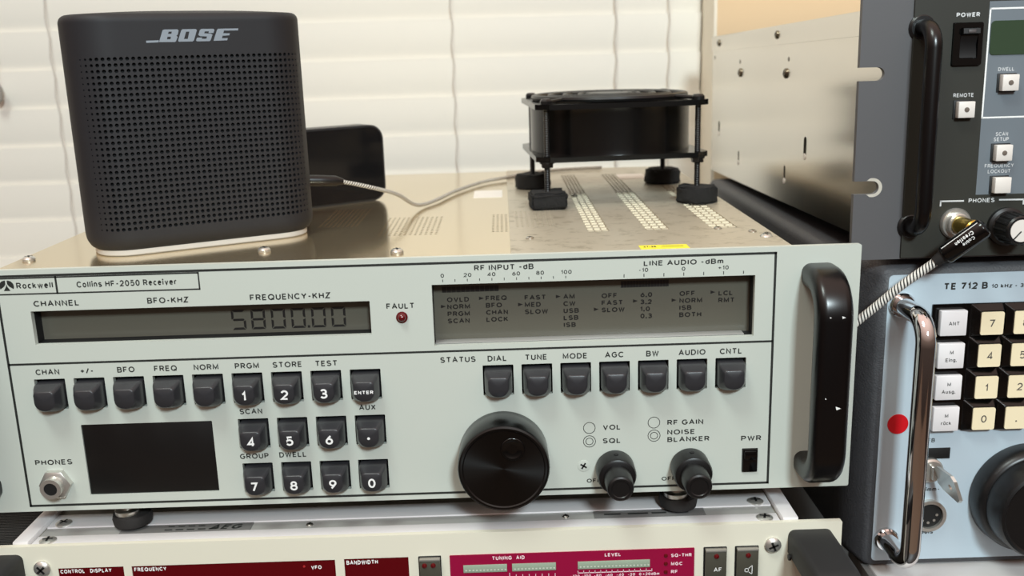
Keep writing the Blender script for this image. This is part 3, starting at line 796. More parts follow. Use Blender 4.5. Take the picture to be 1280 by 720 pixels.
# domed lid and flat foot
jt = len(levels) - 1; prev = [vid[(i, jt)] for i in range(NU)]
for k in range(1, 6):
    f_ = 1 - k / 6; row = []
    for i in range(NU):
        x, y, z = surf(ulist[i], 133.4, 0, 4.2); row.append(len(b.v)); b.v.append((SX + (x - SX) * f_, SY + (y - SY) * f_, z + 2.0 * (1 - f_ * f_)))
    for i in range(NU): q((prev[i], prev[(i + 1) % NU], row[(i + 1) % NU], row[i]))
    prev = row
c_ = len(b.v); b.v.append((SX, SY, ZC + 135.4))
for i in range(NU): q((prev[i], prev[(i + 1) % NU], c_))
q([vid[(i, 0)] for i in range(NU)][::-1])
body = b.build('speaker_body', speaker_m, sp)
b = MB(); us = [-HALF + 2 * HALF * i / 60 for i in range(60)]
vs = [surf(u, 12, -2.2) for u in us] + [surf(u, 113, -2.2) for u in us]
b.add(vs, [(i, (i + 1) % 60, 60 + (i + 1) % 60, 60 + i) for i in range(60)] + [tuple(range(60))[::-1], tuple(range(60, 120))]); b.build('grille_cloth', cloth_m, sp)
b = MB(); vs = [surf(u, 0.15, -5) for u in us] + [surf(u, 0.8, -4.4) for u in us] + [surf(u, 3.4, -4.4) for u in us]
b.add(vs, [(k * 60 + i, k * 60 + (i + 1) % 60, (k + 1) * 60 + (i + 1) % 60, (k + 1) * 60 + i) for k in range(2) for i in range(60)] + [tuple(range(60))[::-1], tuple(range(120, 180))]); b.build('base_ring', base_m, sp, 'pale grey rubber base')
# the logo on the face
b = MB()
def LG(u, v): return surf((u - 615) / 9.14 / 2.16, 120.9 - (v - 226) / 9.14 / 2.16, 0.12)
for o_, h_ in (([(250, 290), (300, 165), (320, 158), (455, 158), (468, 170), (455, 212), (440, 225), (450, 240), (428, 285), (415, 292)], [[(362, 182), (395, 182), (388, 205), (353, 205)], [(345, 235), (380, 235), (372, 262), (335, 262)]]),
               ([(450, 280), (495, 170), (510, 158), (650, 158), (662, 170), (620, 278), (605, 290), (460, 290)], [[(545, 185), (580, 185), (555, 262), (515, 262)]]),
               ([(642, 280), (655, 250), (710, 250), (705, 264), (755, 264), (764, 240), (690, 235), (672, 222), (695, 168), (712, 158), (840, 158), (852, 170), (838, 203), (785, 203), (790, 185), (745, 185), (738, 205), (810, 210), (825, 222), (800, 280), (788, 290), (650, 290)], []),
               ([(830, 288), (880, 170), (895, 158), (1115, 158), (1112, 180), (955, 180), (945, 208), (1018, 210), (1008, 232), (935, 235), (925, 262), (990, 262), (980, 285)], []),
               ([(118, 295), (118, 272), (250, 270), (245, 292)], [])): b.poly(o_, LG, h_)
b.build('logo', logo_m, body)

# ------------------------------------------------------------------ black rounded slab behind the speaker
AS = math.atan2(30, 41)
bs = thing('black_slab', 'glossy black round-cornered slab standing on edge behind the speaker', 'device', (-70, 235, ZC), (0, 0, AS))
b = MB(); H_ = 57.0
# local frame before turning: long side along x, front face to -y; right end at x = +54
b.plate(rr(-70 - 56, -70 + 48, ZC, ZC + H_, 11, 8), [], XZ, 232, 250)
b.build('slab_body', slab_edge_m, bs)
b = MB(); b.plate(rr(-70 - 54.4, -70 + 46.4, ZC + 1.6, ZC + H_ - 1.6, 9.6, 8), [], XZ, 231.2, 232.2); b.build('slab_face', slab_m, bs)

# ------------------------------------------------------------------ charging cable
cb = thing('charging_cable', 'thin braided black-and-white cable looping from the speaker across the receiver cover', 'cable', (1, 209, ZC))
path = smooth_path([(-44.5, 150, 153.5), (-36, 154, 151), (-24, 160, 147), (-12, 176, 140.5), (-3, 196, 130.5), (3, 212, 127.6), (12, 236, 127.6), (24, 280, 127.6), (44, 328, 127.6), (66, 352, 127.9), (84, 374, 128.2), (112, 392, 128.2), (150, 400, 128.2)])
b = MB(); b.tube(path, 1.35, 10, uv=True); b.build('braided_sleeve', braid_fine_m, cb)
b = MB(); b.tube([(-66, 142.5, 155.8), (-58, 145, 155.2), (-48, 148.6, 154.2), (-46, 149.4, 153.9), (-43.6, 150.4, 153.4)], [3.6, 3.6, 3.4, 2.6, 2.0], 14); b.build('plug', satin_black_m, cb, 'black moulded plug')

# ------------------------------------------------------------------ the fan on its four threaded legs
FA = R(3.8)
FX, FY = 140.0, 243.0
fan = thing('cooling_fan', 'black square cooling fan raised on four threaded rods with foam feet', 'fan', (FX, FY, ZP), (0, 0, FA))
ZF0, ZF1 = 158.0, 197.0
def flange(z0, z1):
    b = MB(); h_ = 60; c_ = 9
    o_ = [(FX + x, FY + y) for x, y in ((h_ - c_, -h_), (h_, -h_ + c_), (h_, h_ - c_), (h_ - c_, h_), (-h_ + c_, h_), (-h_, h_ - c_), (-h_, -h_ + c_), (-h_ + c_, -h_))]
    b.plate(o_, [circ(FX, FY, 56, 56)] + [circ(FX + sx_ * 52.5, FY + sy_ * 52.5, 2.3, 12) for sx_ in (1, -1) for sy_ in (1, -1)], XY, z0, z1); return b
flange(ZF0, ZF0 + 3.6).build('lower_flange', fan_m, fan); flange(ZF1 - 3.6, ZF1).build('upper_flange', fan_m, fan)
b = MB(); n = 64; pr = [(0, 59.0), (2, 58.4), (8, 58.0), (31, 58.0), (37, 58.4), (39, 59.0)]; pi_ = [(39, 56.2), (20, 55.4), (0, 56.2)]
vs = []; fs = []
al = pr + pi_
for z, r in al:
    for i in range(n): a = 2 * PI * i / n; vs.append((FX + r * math.cos(a), FY + r * math.sin(a), ZF0 + z))
for k in range(len(al)):
    k2 = (k + 1) % len(al)
    for i in range(n): fs.append((k * n + i, k * n + (i + 1) % n, k2 * n + (i + 1) % n, k2 * n + i))
b.add(vs, fs); brl = b.build('barrel', fan_m, fan)
b = MB()
b.lathe([(0, 24), (24, 24), (26, 22), (26, 0)], (FX, FY, ZF0 + 7), (0, 0, 1), 40); hub = b.build('hub', satin_black_m, fan)
for k in range(7):
    b = MB(); a0 = 2 * PI * k / 7; N_ = 8; vs = []; fs = []
    for i in range(N_ + 1):
        for r in (23.5, 39, 54):
            a = a0 + (i / N_) * 0.72 + (r - 23) * 0.004; z = ZF0 + 9 + 22 * i / N_
            vs.append((FX + r * math.cos(a), FY + r * math.sin(a), z)); vs.append((FX + r * math.cos(a), FY + r * math.sin(a), z + 1.4))
    for i in range(N_):
        for j in range(2):
            o_ = i * 6 + j * 2; p_ = o_ + 6
            fs += [(o_, o_ + 2, p_ + 2, p_), (o_ + 1, p_ + 1, p_ + 3, o_ + 3)]
        fs += [(i * 6, i * 6 + 6, i * 6 + 7, i * 6 + 1), (i * 6 + 4, i * 6 + 5, i * 6 + 11, i * 6 + 10)]
    fs += [(0, 1, 3, 2), (2, 3, 5, 4), (N_ * 6, N_ * 6 + 2, N_ * 6 + 3, N_ * 6 + 1), (N_ * 6 + 2, N_ * 6 + 4, N_ * 6 + 5, N_ * 6 + 3)]
    b.add(vs, fs); b.build('blade', satin_black_m, hub)
# finger guard on top: rim, rings and spokes
b = MB()
for r in (55, 44, 33, 22): b.tube([(FX + r * math.cos(2 * PI * i / 56), FY + r * math.sin(2 * PI * i / 56), ZF1 + (2.2 if r == 55 else 3.4)) for i in range(56)], 2.2 if r == 55 else 1.1, 8, closed=True)
for sx_ in (1, -1):
    for sy_ in (1, -1): b.tube([(FX + sx_ * 53, FY + sy_ * 53, ZF1 + 1.2), (FX + sx_ * 38, FY + sy_ * 38, ZF1 + 2.4), (FX + sx_ * 12, FY + sy_ * 12, ZF1 + 3.4)], 1.4, 8)
b.lathe([(0, 17), (2.0, 17), (2.0, 0)], (FX, FY, ZF1 + 2.4), (0, 0, 1), 32)
b.build('finger_guard', satin_black_m, fan)
for (sx_, sy_) in ((-1, -1), (1, -1), (1, 1), (-1, 1)):
    x, y = FX + sx_ * 52.5, FY + sy_ * 52.5
    b = MB(); pts = []; zz = ZP + 5; k = 0; pr = []
    while zz < ZF1 + 3: pr.append((zz - ZP, 2.15 if k % 2 else 1.85)); zz += 0.75; k += 1
    b.lathe(pr, (x, y, ZP), (0, 0, 1), 12); rod = b.build('threaded_rod', satin_black_m, fan)
    b = MB(); b.lathe([(0, 4.0), (0.4, 4.4), (3.4, 4.4), (3.8, 4.0)], (x, y, ZF0 - 3.9), (0, 0, 1), 6); b.lathe([(0, 5.2), (1.0, 5.2)], (x, y, ZF0 - 1.0), (0, 0, 1), 16); b.build('nut', satin_black_m, rod)
    b = MB(); b.lathe([(0, 4.4), (2.2, 4.4), (3.6, 3.2), (3.9, 0)], (x, y, ZF1 + 0.05), (0, 0, 1), 6 if sx_ < 0 else 16); b.build('bolt_head', satin_black_m, rod)
    t = bmesh.new(); sq_ = (sx_, sy_) == (-1, -1)
    if sq_:
        bmesh.ops.create_cube(t, size=1)
        for v in t.verts: v.co = (v.co.x * 25, v.co.y * 25, v.co.z * 11.5)
        bmesh.ops.bevel(t, geom=t.edges[:], offset=1.5, segments=2, affect='EDGES')
        bmesh.ops.subdivide_edges(t, edges=t.edges[:], cuts=3, use_grid_fill=True)
    else:
        bmesh.ops.create_cone(t, cap_ends=True, segments=22, radius1=14.6, radius2=13.8, depth=11.5)
        bmesh.ops.subdivide_edges(t, edges=[e for e in t.edges if abs(e.verts[0].co.z - e.verts[1].co.z) > 1], cuts=2)
        bmesh.ops.bevel(t, geom=[e for e in t.edges if len(e.link_faces) == 2 and e.calc_face_angle(0) > 1], offset=1.2, segments=2, affect='EDGES')
    rnd = random.Random(int(x * 7 + y))
    zmin = min(v.co.z for v in t.verts)
    for v in t.verts:
        v.co = Vector((v.co.x * rnd.uniform(.93, 1.05), v.co.y * rnd.uniform(.93, 1.05), v.co.z if v.co.z < zmin + 0.5 else v.co.z + rnd.uniform(-.9, .7)))
        v.co += Vector((x, y, ZP - zmin + 0.15))
    b = MB(); b.bm(t); b.build('foam_foot', foam_m, rod, 'square black foam pad' if sq_ else 'round black foam pad', ang=60)

# ------------------------------------------------------------------ dark grey rack unit at the upper right
ru = thing('rack_unit', 'dark grey rack unit with steel side, black handle and rocker switch, upper right', 'rack equipment', (480, 10, 121.6), (R(-1.2), 0, 0))
Y0 = 10.0; PX0, PX1 = 239.6, 722.2; PZ0, PZ1 = 121.9, 254.0
def slot_edge(zc): return [(252.2 - 3.3 + 3.3 * math.sin(a), zc + 3.3 * math.cos(a)) for a in [PI * i / 10 for i in range(11)]]
ol = [(PX1, PZ0), (PX1, PZ1), (PX0, PZ1), (PX0, 216.2 + 3.3)] + slot_edge(216.2) + [(PX0, 216.2 - 3.3), (PX0, 159.5 + 3.3)] + slot_edge(159.5) + [(PX0, 159.5 - 3.3), (PX0, PZ0)]
b = MB(); b.plate(ol, [], XZ, Y0, Y0 + 3.2); rp_ = b.build('rack_panel', rack_m, ru)
b = MB(); b.plate(circ(248.6, 159.5, 5.2, 28)[0:0] or [(246.0 + 0, 163.0)] + [(248.9 + 5.1 * math.sin(a), 159.5 + 4.9 * math.cos(a)) for a in [R(-15) + R(210) * i / 16 for i in range(17)]] + [(246.0, 156.0)] + [(248.9 + 3.35 * math.sin(a), 159.5 + 3.35 * math.cos(a)) for a in [PI - PI * i / 12 for i in range(13)]], [], XZ, Y0 - 0.06, Y0 - 0.02); b.build('worn_paint_ring', M('chipped_pale_paint', (190, 184, 172), 0.7, 0, 0.2, 300), rp_)
b = MB(); b.plate(rr(265, 697, PZ0 + 0.8, PZ1 - 0.3, 0.5, 2), [rr(284.2, 298.9, 219, 239.8, 0.3, 2)], XZ, Y0 - 1.4, Y0 - 0.01); fc = b.build('face_overlay', rack_dark_m, ru)
b = MB(); F1 = XZ(Y0 - 1.46); F2 = XZ(Y0 - 1.52)
b.plate(rr(301.6, 470, 154.4, 249.5, 0), [], XZ, Y0 - 1.46, Y0 - 1.42); lp_ = b.build('light_area', rack_light_m, fc)
b = MB(); b.line([(470, 193.2), (301.9, 193.2), (302.2, 246.0), (470, 246.0)], 0.8, F2); b.build('white_outline', white_ink_m, lp_)
b = MB(); b.plate(rr(303, 400, 223.8, 240.2, 2.0), [], XZ, Y0 - 1.9, Y0 - 1.45); b.build('display_window', green_lcd_m, ru)
Tk = F2
for t_, xl, zb, h, xr, bo in (('POWER', 285.6, 242.4, 2.1, 297.1, .03), ('REMOTE', 286.7, 203.7, 1.9, 296.7, .008), ('DWELL', 308.2, 215.9, 1.8, 316.1, .008), ('SCAN', 309.5, 183.9, 1.9, 315.7, .008), ('SETUP', 308.7, 181.3, 1.9, 316.3, .008),
                              ('FREQUENCY', 305.1, 168.0, 1.9, 319.9, .008), ('LOCKOUT', 306.9, 165.2, 1.9, 318.3, .008), ('PHONES', 298.2, 150.4, 2.2, 311.5, .012)): MB().word(t_, Tk, xl, zb, h, xr, 'l', bo, 1, grey_ink_m, fc)
b = MB(); b.line([(283.9, 149.4), (283.9, 151.6), (295.4, 151.5)], 0.8, Tk); b.line([(314.2, 151.5), (326.5, 151.3), (326.5, 149.1)], 0.8, Tk)
b.build('phones_bracket', grey_ink_m, fc)
b = MB(); b.plate(rr(284.4, 298.7, 219.2, 239.6, 0.8), [rr(287.6, 296.4, 222.5, 237.2, 0.3)], XZ, Y0 - 3.0, Y0 + 2); b.box(287.4, 296.6, Y0 + .5, Y0 + 1.5, 222, 237.6)
rs = b.build('rocker_switch', gloss_black_m, ru)
b = MB(); x0, x1 = 287.9, 296.1
pr = [(Y0 - 2.6, 222.8), (Y0 - 1.8, 229.5), (Y0 - 3.2, 233.6), (Y0 - 5.6, 234.4), (Y0 - 5.2, 236.9), (Y0 + .4, 236.9), (Y0 + .4, 222.8)]
b.plate(pr, [], YZ, x0, x1); rk = b.build('rocker', satin_black_m, rs)
b = MB(); b.box(290.2, 293.8, Y0 - 5.9, Y0 - 5.2, 234.7, 236.2, 0.1); b.build('rocker_mark', M('dull_mark', (78, 72, 72), 0.5), rk)
for x, z, dot in ((291.9, 197.6, 1), (312.9, 210.2, 1), (312.5, 175.6, 1), (313.1, 159.3, 0)):
    b = MB(); b.box(x - 5.0, x + 4.6, Y0 - 2.0, Y0 - 1.4, z - 4.6, z + 4.6, 0.2); kb = b.build('push_key', recess_m, ru)
    b = MB(); b.box(x - 3.9, x + 4.3, Y0 - 5.6, Y0 - 1.9, z - 4.0, z + 4.0, 0.35); kc = b.build('key_cap', pale_key_m, kb)
    if dot:
        b = MB(); b.lathe([(0, 1.3), (0.3, 1.2), (0.45, 0)], (x + .2, Y0 - 5.55, z), (0, -1, 0), 16); b.build('indicator', M('dull_lens', (110, 100, 92), 0.25), kc)
# round-bar handle
b = MB(); hx = 269.4
pts = [(hx, Y0 + 0.5, 238), (hx, Y0 - 5, 238)] + [(hx, Y0 - 5 - 10 * math.sin(a), 238 - 10 + 10 * math.cos(a)) for a in [PI / 2 * i / 8 for i in range(1, 9)]] + \
      [(hx, Y0 - 5 - 10 * math.cos(a), 139 + 10 - 10 * math.sin(a)) for a in [PI / 2 * i / 8 for i in range(0, 8)]] + [(hx, Y0 - 5, 139), (hx, Y0 + 0.5, 139)]
b.tube(pts, 4.0, 18); hd = b.build('handle', handle_m, ru, ang=60)
for z in (238, 139): b = MB(); b.lathe([(0, 6.6), (1.0, 6.6), (1.8, 5.6)], (hx, Y0 - 0.01, z), (0, -1, 0), 24); b.build('ferrule', satin_black_m, hd)
# socket and volume knob
b = MB(); b.lathe([(0, 8.0), (1.0, 8.0), (2.2, 7.2), (2.2, 6.0), (5.0, 5.6), (5.6, 5.0), (5.6, 0)], (292.0, Y0 - 1.4, 140), (0, -1, 0), 32); b.build('headphone_socket', nickel_m, ru)
b = MB(); kx, kz = 318.2, 137.8
b.lathe([(0, 9.8), (2.2, 9.8), (3.0, 8.4), (4.0, 7.8), (15, 7.3), (15.8, 6.6), (15.8, 0)], (kx, Y0 - 1.5, kz), (0, -1, 0), 40)
for i in range(14): a = 2 * PI * i / 14; b.cyl((kx + 7.5 * math.cos(a), Y0 - 5.6, kz + 7.5 * math.sin(a)), (kx + 7.1 * math.cos(a), Y0 - 16, kz + 7.1 * math.sin(a)), 0.8, n=6)
vk = b.build('volume_knob', satin_black_m, ru, ang=28)
b = MB(); b.lathe([(0, 5.6), (0.4, 5.6), (0.5, 0)], (kx, Y0 - 17.2, kz), (0, -1, 0), 28); kc = b.build('knob_cap', pale_key_m, vk)
b = MB(); b.line([(kx - 0.5, kz - .5), (kx - 3.6, kz - 4.0)], 0.7, XZ(Y0 - 17.8)); b.build('pointer_line', ink_m, kc)
# case: steel side, lid
SXs = 262.0; BY1 = 456.0; BZ0, BZ1 = 125.5, 250.0
def so(y, z, w_, h_): return rr(y - w_ / 2, y + w_ / 2, z - h_ / 2, z + h_ / 2, min(w_, h_) * .45, 4)
so_ = [so(425, 168, 6, 11), so(165.4, 168.7, 6.2, 13), so(347.9, 147.5, 4, 9), so(211, 147, 4, 10)]
b = MB(); b.plate(rr(Y0 + 3.3, BY1, BZ0, BZ1 - 1.5, 0), so_, YZ, SXs, SXs + 1.5); sd_ = b.build('side_panel', steel_m, ru)
for y, z in ((346.6, 217), (213.9, 216.3)): screw_head(sd_, 'side_screw', (SXs, y, z), (-1, 0, 0), 3.6, 2.0, M('dark_screw', (132, 124, 110), 0.3, 1.0, 0.1, 150))
for y, z in ((425, 162), (165.4, 162), (347.9, 142), (211, 141)):
    b = MB(); b.cyl((SXs - 0.02, y, z), (SXs - 0.5, y, z), 2.2, 2.0, n=14); b.build('white_plug', paper_m, sd_)
for y, z in ((349, 226), (209, 226), (447, 231)):
    b = MB(); b.cyl((SXs - 0.02, y, z), (SXs - 0.2, y, z), 1.6, n=12); b.build('rivet', M('dull_rivet', (120, 112, 100), 0.4, 0.8), sd_)
b = MB(); b.box(SXs + 1.7, 700, Y0 + 3.3, BY1 - 1, BZ0, BZ1 - 2); b.build('inner_chassis', recess_m, ru)
b = MB(); b.box(SXs - 1.0, 702, Y0 + 3.4, BY1 + 1, BZ1 - 1.3, BZ1, 0.3); b.box(SXs - 1.1, SXs - 0.05, Y0 + 3.4, BY1 + 1, BZ1 - 13.5, BZ1 - .8); lid = b.build('lid', steel_m, ru)
for y in (425, 235.7, 60): screw_head(lid, 'lid_screw', (SXs - 1.1, y, 243.5), (-1, 0, 0), 3.0, 1.6, M('dark_lid_screw', (140, 132, 116), 0.3, 1.0, 0.1, 150))

# ------------------------------------------------------------------ pale blue receiver at the lower right
TY = 15.0
te = thing('tabletop_receiver', 'pale blue fronted receiver with cream number keys and chrome handle, lower right', 'radio', (480, 200, -57.2))
b = MB(); b.box(252, 700, 44, 420, -57, 112.5, 6, 4); b.build('case', crackle_m, te)
t = bmesh.new()
# cast front frame: wide at the back, narrowing to the face
lv = [(46, 250.5, 702, -57.2, 121.0, 9), (30, 250.5, 702, -57.2, 121.0, 9), (17, 257.0, 696, -57.2, 116.2, 5), (TY, 259.5, 694, -56.0, 114.2, 4)]
rings = []
for (y, x0, x1, z0, z1, r) in lv: rings.append([t.verts.new((u, y, v)) for u, v in rr(x0, x1, z0, z1, r, 5)])
n = len(rings[0])
for k in range(len(rings) - 1):
    for i in range(n): t.faces.new((rings[k][i], rings[k][(i + 1) % n], rings[k + 1][(i + 1) % n], rings[k + 1][i]))
t.faces.new(rings[0]); t.faces.new(rings[-1])
b = MB(); b.bm(t); b.build('front_frame', crackle_m, te, ang=50)
b = MB(); b.plate(rr(262.2, 690, -53.6, 112.2, 2.5), [], XZ, TY - 0.5, TY - 0.02); bp_ = b.build('face_plate', blue_m, te)
b = MB(); TT = XZ(TY - 0.56)
TW = lambda *a: MB().word(*a, ink_m, bp_)
TW('TE 712 B', TT, 291.8, 103.4, 3.7, 314.8, 'l', 0.03, 1); TW('10 kHz - 30 MHz', TT, 316.9, 103.6, 2.2, None, 'l', 0.02, 1.12)
TW('FB', TT, 293.2, 17.2, 2.4, None, 'r', 0.016, 1); TW('Abstimm-', TT, 297.7, -12.0, 2.4, None, 'r', 0.016, 1.05); TW('Impuls', TT, 296.2, -38.0, 2.5, None, 'r', 0.016, 1.05)
b = MB(); b.lathe([(0, 5.8), (0.25, 5.7), (0.3, 0)], (272.1, TY - 0.52, 28.5), (0, -1, 0), 28); b.build('red_dot', red_dot_m, bp_)
# keyboard field and keys
b = MB(); b.plate(rr(286.0, 362, 24.6, 95.8, 0.6), [], XZ, TY - 1.4, TY - 0.52); kf = b.build('key_field', gloss_black_m, te)
def flatkey(x0, x1, z0, z1, m, lines, h=2.0, skirt=False, num=False):
    b = MB(); r = 1.0; y0 = TY - 1.45; y1 = TY - 5.2
    if skirt: # black tapered skirt below the coloured cap
        vs = []; o_ = rr(x0 - 4.2, x1 + 0.6, z0 - 1.6, z1 + 3.6, 0.6, 3); i_ = rr(x0 - .5, x1 + .3, z0 - .3, z1 + .5, 0.8, 3)
        N = len(o_); vs = [(u, y0, v) for u, v in o_] + [(u, y1 + .8, v) for u, v in i_]
        b.add(vs, [(i, (i + 1) % N, N + (i + 1) % N, N + i) for i in range(N)] + [tuple(range(N, 2 * N)), tuple(range(N))])
        k0 = b.build('number_key', gloss_black_m, te, ang=30)
        b = MB(); b.plate(rr(x0, x1, z0, z1, r), [], XZ, y1, y1 + 0.7); k_ = b.build('key_top', m, k0)
    else:
        b.box(x0, x1, y1, y0, z0, z1, 0.6); k_ = b.build('memory_key', m, te)
    b = MB(); F = XZ(y1 - 0.08); cx = (x0 + x1) / 2; L = len(lines)
    for i, s_ in enumerate(lines):
        zz = (z0 + z1) / 2 + (L - 1) * 2.1 - i * 4.2 - h / 2
        b.text(s_, F, cx, zz, h, align='c', bold=0.004 if not num else 0.0)
    b.build('legend', M('key_legend', (86, 82, 78), 0.5) if num else ink_m, k_)
for z0, z1, tx in ((79.2, 93.0, ['ANT']), (61.0, 75.0, ['M', 'Eing.']), (43.2, 57.0, ['M', 'Ausg.']), (25.2, 39.1, ['M', 'rück'])): flatkey(289.2, 303.3, z0, z1, key_white_m, tx)
for r_, row in enumerate((('7', '8', '9'), ('4', '5', '6'), ('1', '2', '3'), ('0', '.', ''))):
    for c_, s_ in enumerate(row):
        if c_ == 2: continue
        x0 = 310.6 + 17.7 * c_; z1 = 91.8 - 17.9 * r_
        flatkey(x0, x0 + 12.1, z1 - 12.5, z1, key_cream_m, [s_], 4.2, True, True)
# chrome handle
hx = 269.6
b = MB(); pts = [(hx, TY - .5, 96), (hx, TY - 20, 96)] + [(hx, TY - 20 - 13 * math.sin(a), 96 - 13 + 13 * math.cos(a)) for a in [PI / 2 * i / 16 for i in range(1, 17)]] + \
        [(hx, TY - 20 - 13 * math.cos(a), -40 + 13 - 13 * math.sin(a)) for a in [PI / 2 * i / 16 for i in range(0, 16)]] + [(hx, TY - 20, -40), (hx, TY - .5, -40)]
b.tube(pts, 5.0, 20); hd = b.build('chrome_handle', chrome_m, te, ang=60)
for z in (96, -40): b = MB(); b.lathe([(0, 6.8), (2.0, 6.8), (3.0, 6.0)], (hx, TY - 0.55, z), (0, -1, 0), 28); b.build('collar', chrome_m, hd)
# lock, round socket, tuning dial
b = MB(); b.box(286, 302, TY - 1.0, TY - .5, 7.5, 13.9, 0.3); b.build('lock_label', recess_m, bp_)
b = MB(); b.lathe([(0, 7.2), (2.0, 7.0), (3.0, 6.0), (3.0, 0)], (291.5, TY - .55, 1.0), (0, -1, 0), 28); lk = b.build('lock', nickel_m, te)
b = MB(); b.plate(circ(292.5, -26, 9.3, 32), [circ(292.5, -26, 7.4, 32)], XZ, TY - 3.4, TY - 0.5); dn = b.build('round_socket', nickel_m, te)
b = MB(); b.cyl((292.5, TY - 0.52, -26), (292.5, TY - 1.6, -26), 7.3, n=28); di = b.build('socket_insert', recess_m, dn)
b = MB()
for i in range(5): a = PI + PI * i / 4; b.cyl((292.5 + 4.6 * math.cos(a), TY - 1.55, -26 + 4.6 * math.sin(a)), (292.5 + 4.6 * math.cos(a), TY - 1.75, -26 + 4.6 * math.sin(a)), 0.8, n=10)
b.build('contacts', nickel_m, di)
b = MB(); dx, dz = 345.4, -15.5
b.lathe([(0, 30.6), (1, 31.0), (9, 30.2), (11, 29.0), (12, 27.8), (12.2, 27.2), (24, 26.4), (26, 25.4), (26.6, 24.0), (25.8, 23.0), (25.4, 0)], (dx, TY - .6, dz), (0, -1, 0), 72); dl = b.build('tuning_dial', satin_black_m, te, ang=28)
b = MB(); b.lathe([(0.2, 7.2), (1.2, 6.8), (1.2, 6.0), (0.1, 2.4), (0.05, 0)], (dx - 6.5, TY - 26, dz + 9), (0, -1, 0), 28); b.build('finger_dimple', gloss_black_m, dl, ang=60)
# the little key in the lock
ky = thing('lock_key', 'small silver key sticking out of the lock beside the chrome handle', 'key', (291.5, TY - 3.6, 1.0))
b = MB(); yk = TY - 6.5
# the bow: a flat plate standing straight out of the lock, its corners clipped, hanging a little to the right
out = [(yk, 4.5), (yk - 4, 7.5), (yk - 16, 7.0), (yk - 18, 4.5), (yk - 18.5, -6.0), (yk - 16, -8.5), (yk - 4, -6.5), (yk, -4.0)]
def KM(w): return lambda u, v: (291.9 + w - (v - 4) * .34 + (yk - u) * .16, u, v)
b.plate(out, [circ(yk - 12.5, -1.0, 1.5, 14)], KM, -0.9, 0.9); b.build('key_bow', nickel_m, ky)
b = MB(); b.box(290.7, 292.3, TY - 7.0, TY - 3.7, -2.6, 4.6, 0.3); b.build('key_shank', nickel_m, ky)

# headphone lead from the rack unit, over the chrome handle, down behind the grey-green panel
hl_ = thing('headphone_cable', 'black-and-white braided cable with angled gold plug in the upper right socket', 'cable', (292, -8, 95))
js = Vector((292.2, Y0 - 7.0, 140)); 
b = MB(); b.lathe([(0, 4.6), (11.0, 4.6), (11.6, 5.2), (13.4, 5.2), (14, 4.6)], js, (0.06, -1, -0.02), 24); b.build('plug_collar', gold_m, hl_, 'gold plated plug collar')
el = js + Vector((0.8, -16.5, -0.3)); dv = Vector((-17, 9, -17.5)).normalized()
p0 = el - dv * 4.5; p1 = el + dv * 19
b = MB(); b.lathe([(0, 3.6), (0.6, 4.6), (1.8, 5.1), (22.5, 5.1), (23.5, 4.6)], p0, dv, 24); pb = b.build('plug_body', gloss_black_m, hl_)
b = MB(); b.lathe([(0, 3.6), (5.5, 2.7)], p1, dv, 16); b.build('strain_relief', rubber_m, hl_)
# lettering and stripe along the plug body
fr = Vector((CAM[0], CAM[1], CAM[2])) - el; fr = (fr - dv * fr.dot(dv)).normalized(); sd2 = dv.cross(fr)
def PB(u, v):
    a = v / 5.15; return tuple(p0 + dv * u + (fr * math.cos(a) + sd2 * math.sin(a)) * 5.2)
b = MB(); b.text('Cable', lambda u, v: PB(u, -v), 6.5, 0.4, 1.6, 13.0, bold=0.01); b.text('Creation', lambda u, v: PB(u, -v), 5.5, -2.2, 2.0, 15.5, bold=0.02); 
b.poly(rr(1.5, 22.0, 3.7, 4.15, 0), lambda u, v: PB(u, -v) if False else PB(u, v)); b.build('plug_print', white_ink_m, pb)
p2 = p1 + dv * 5
path = smooth_path([p1 + dv * 3, p2 + dv * 6, (263.0, 0.6, 110.0), (252.0, 5.5, 97.5), (241.5, 8.2, 87.0), (232.5, 9.0, 77.0), (228, 9.2, 66), (226, 9.2, 40)])
b = MB(); b.tube(path, 2.25, 12, uv=True); b.build('braided_sleeve', braid_m, hl_)

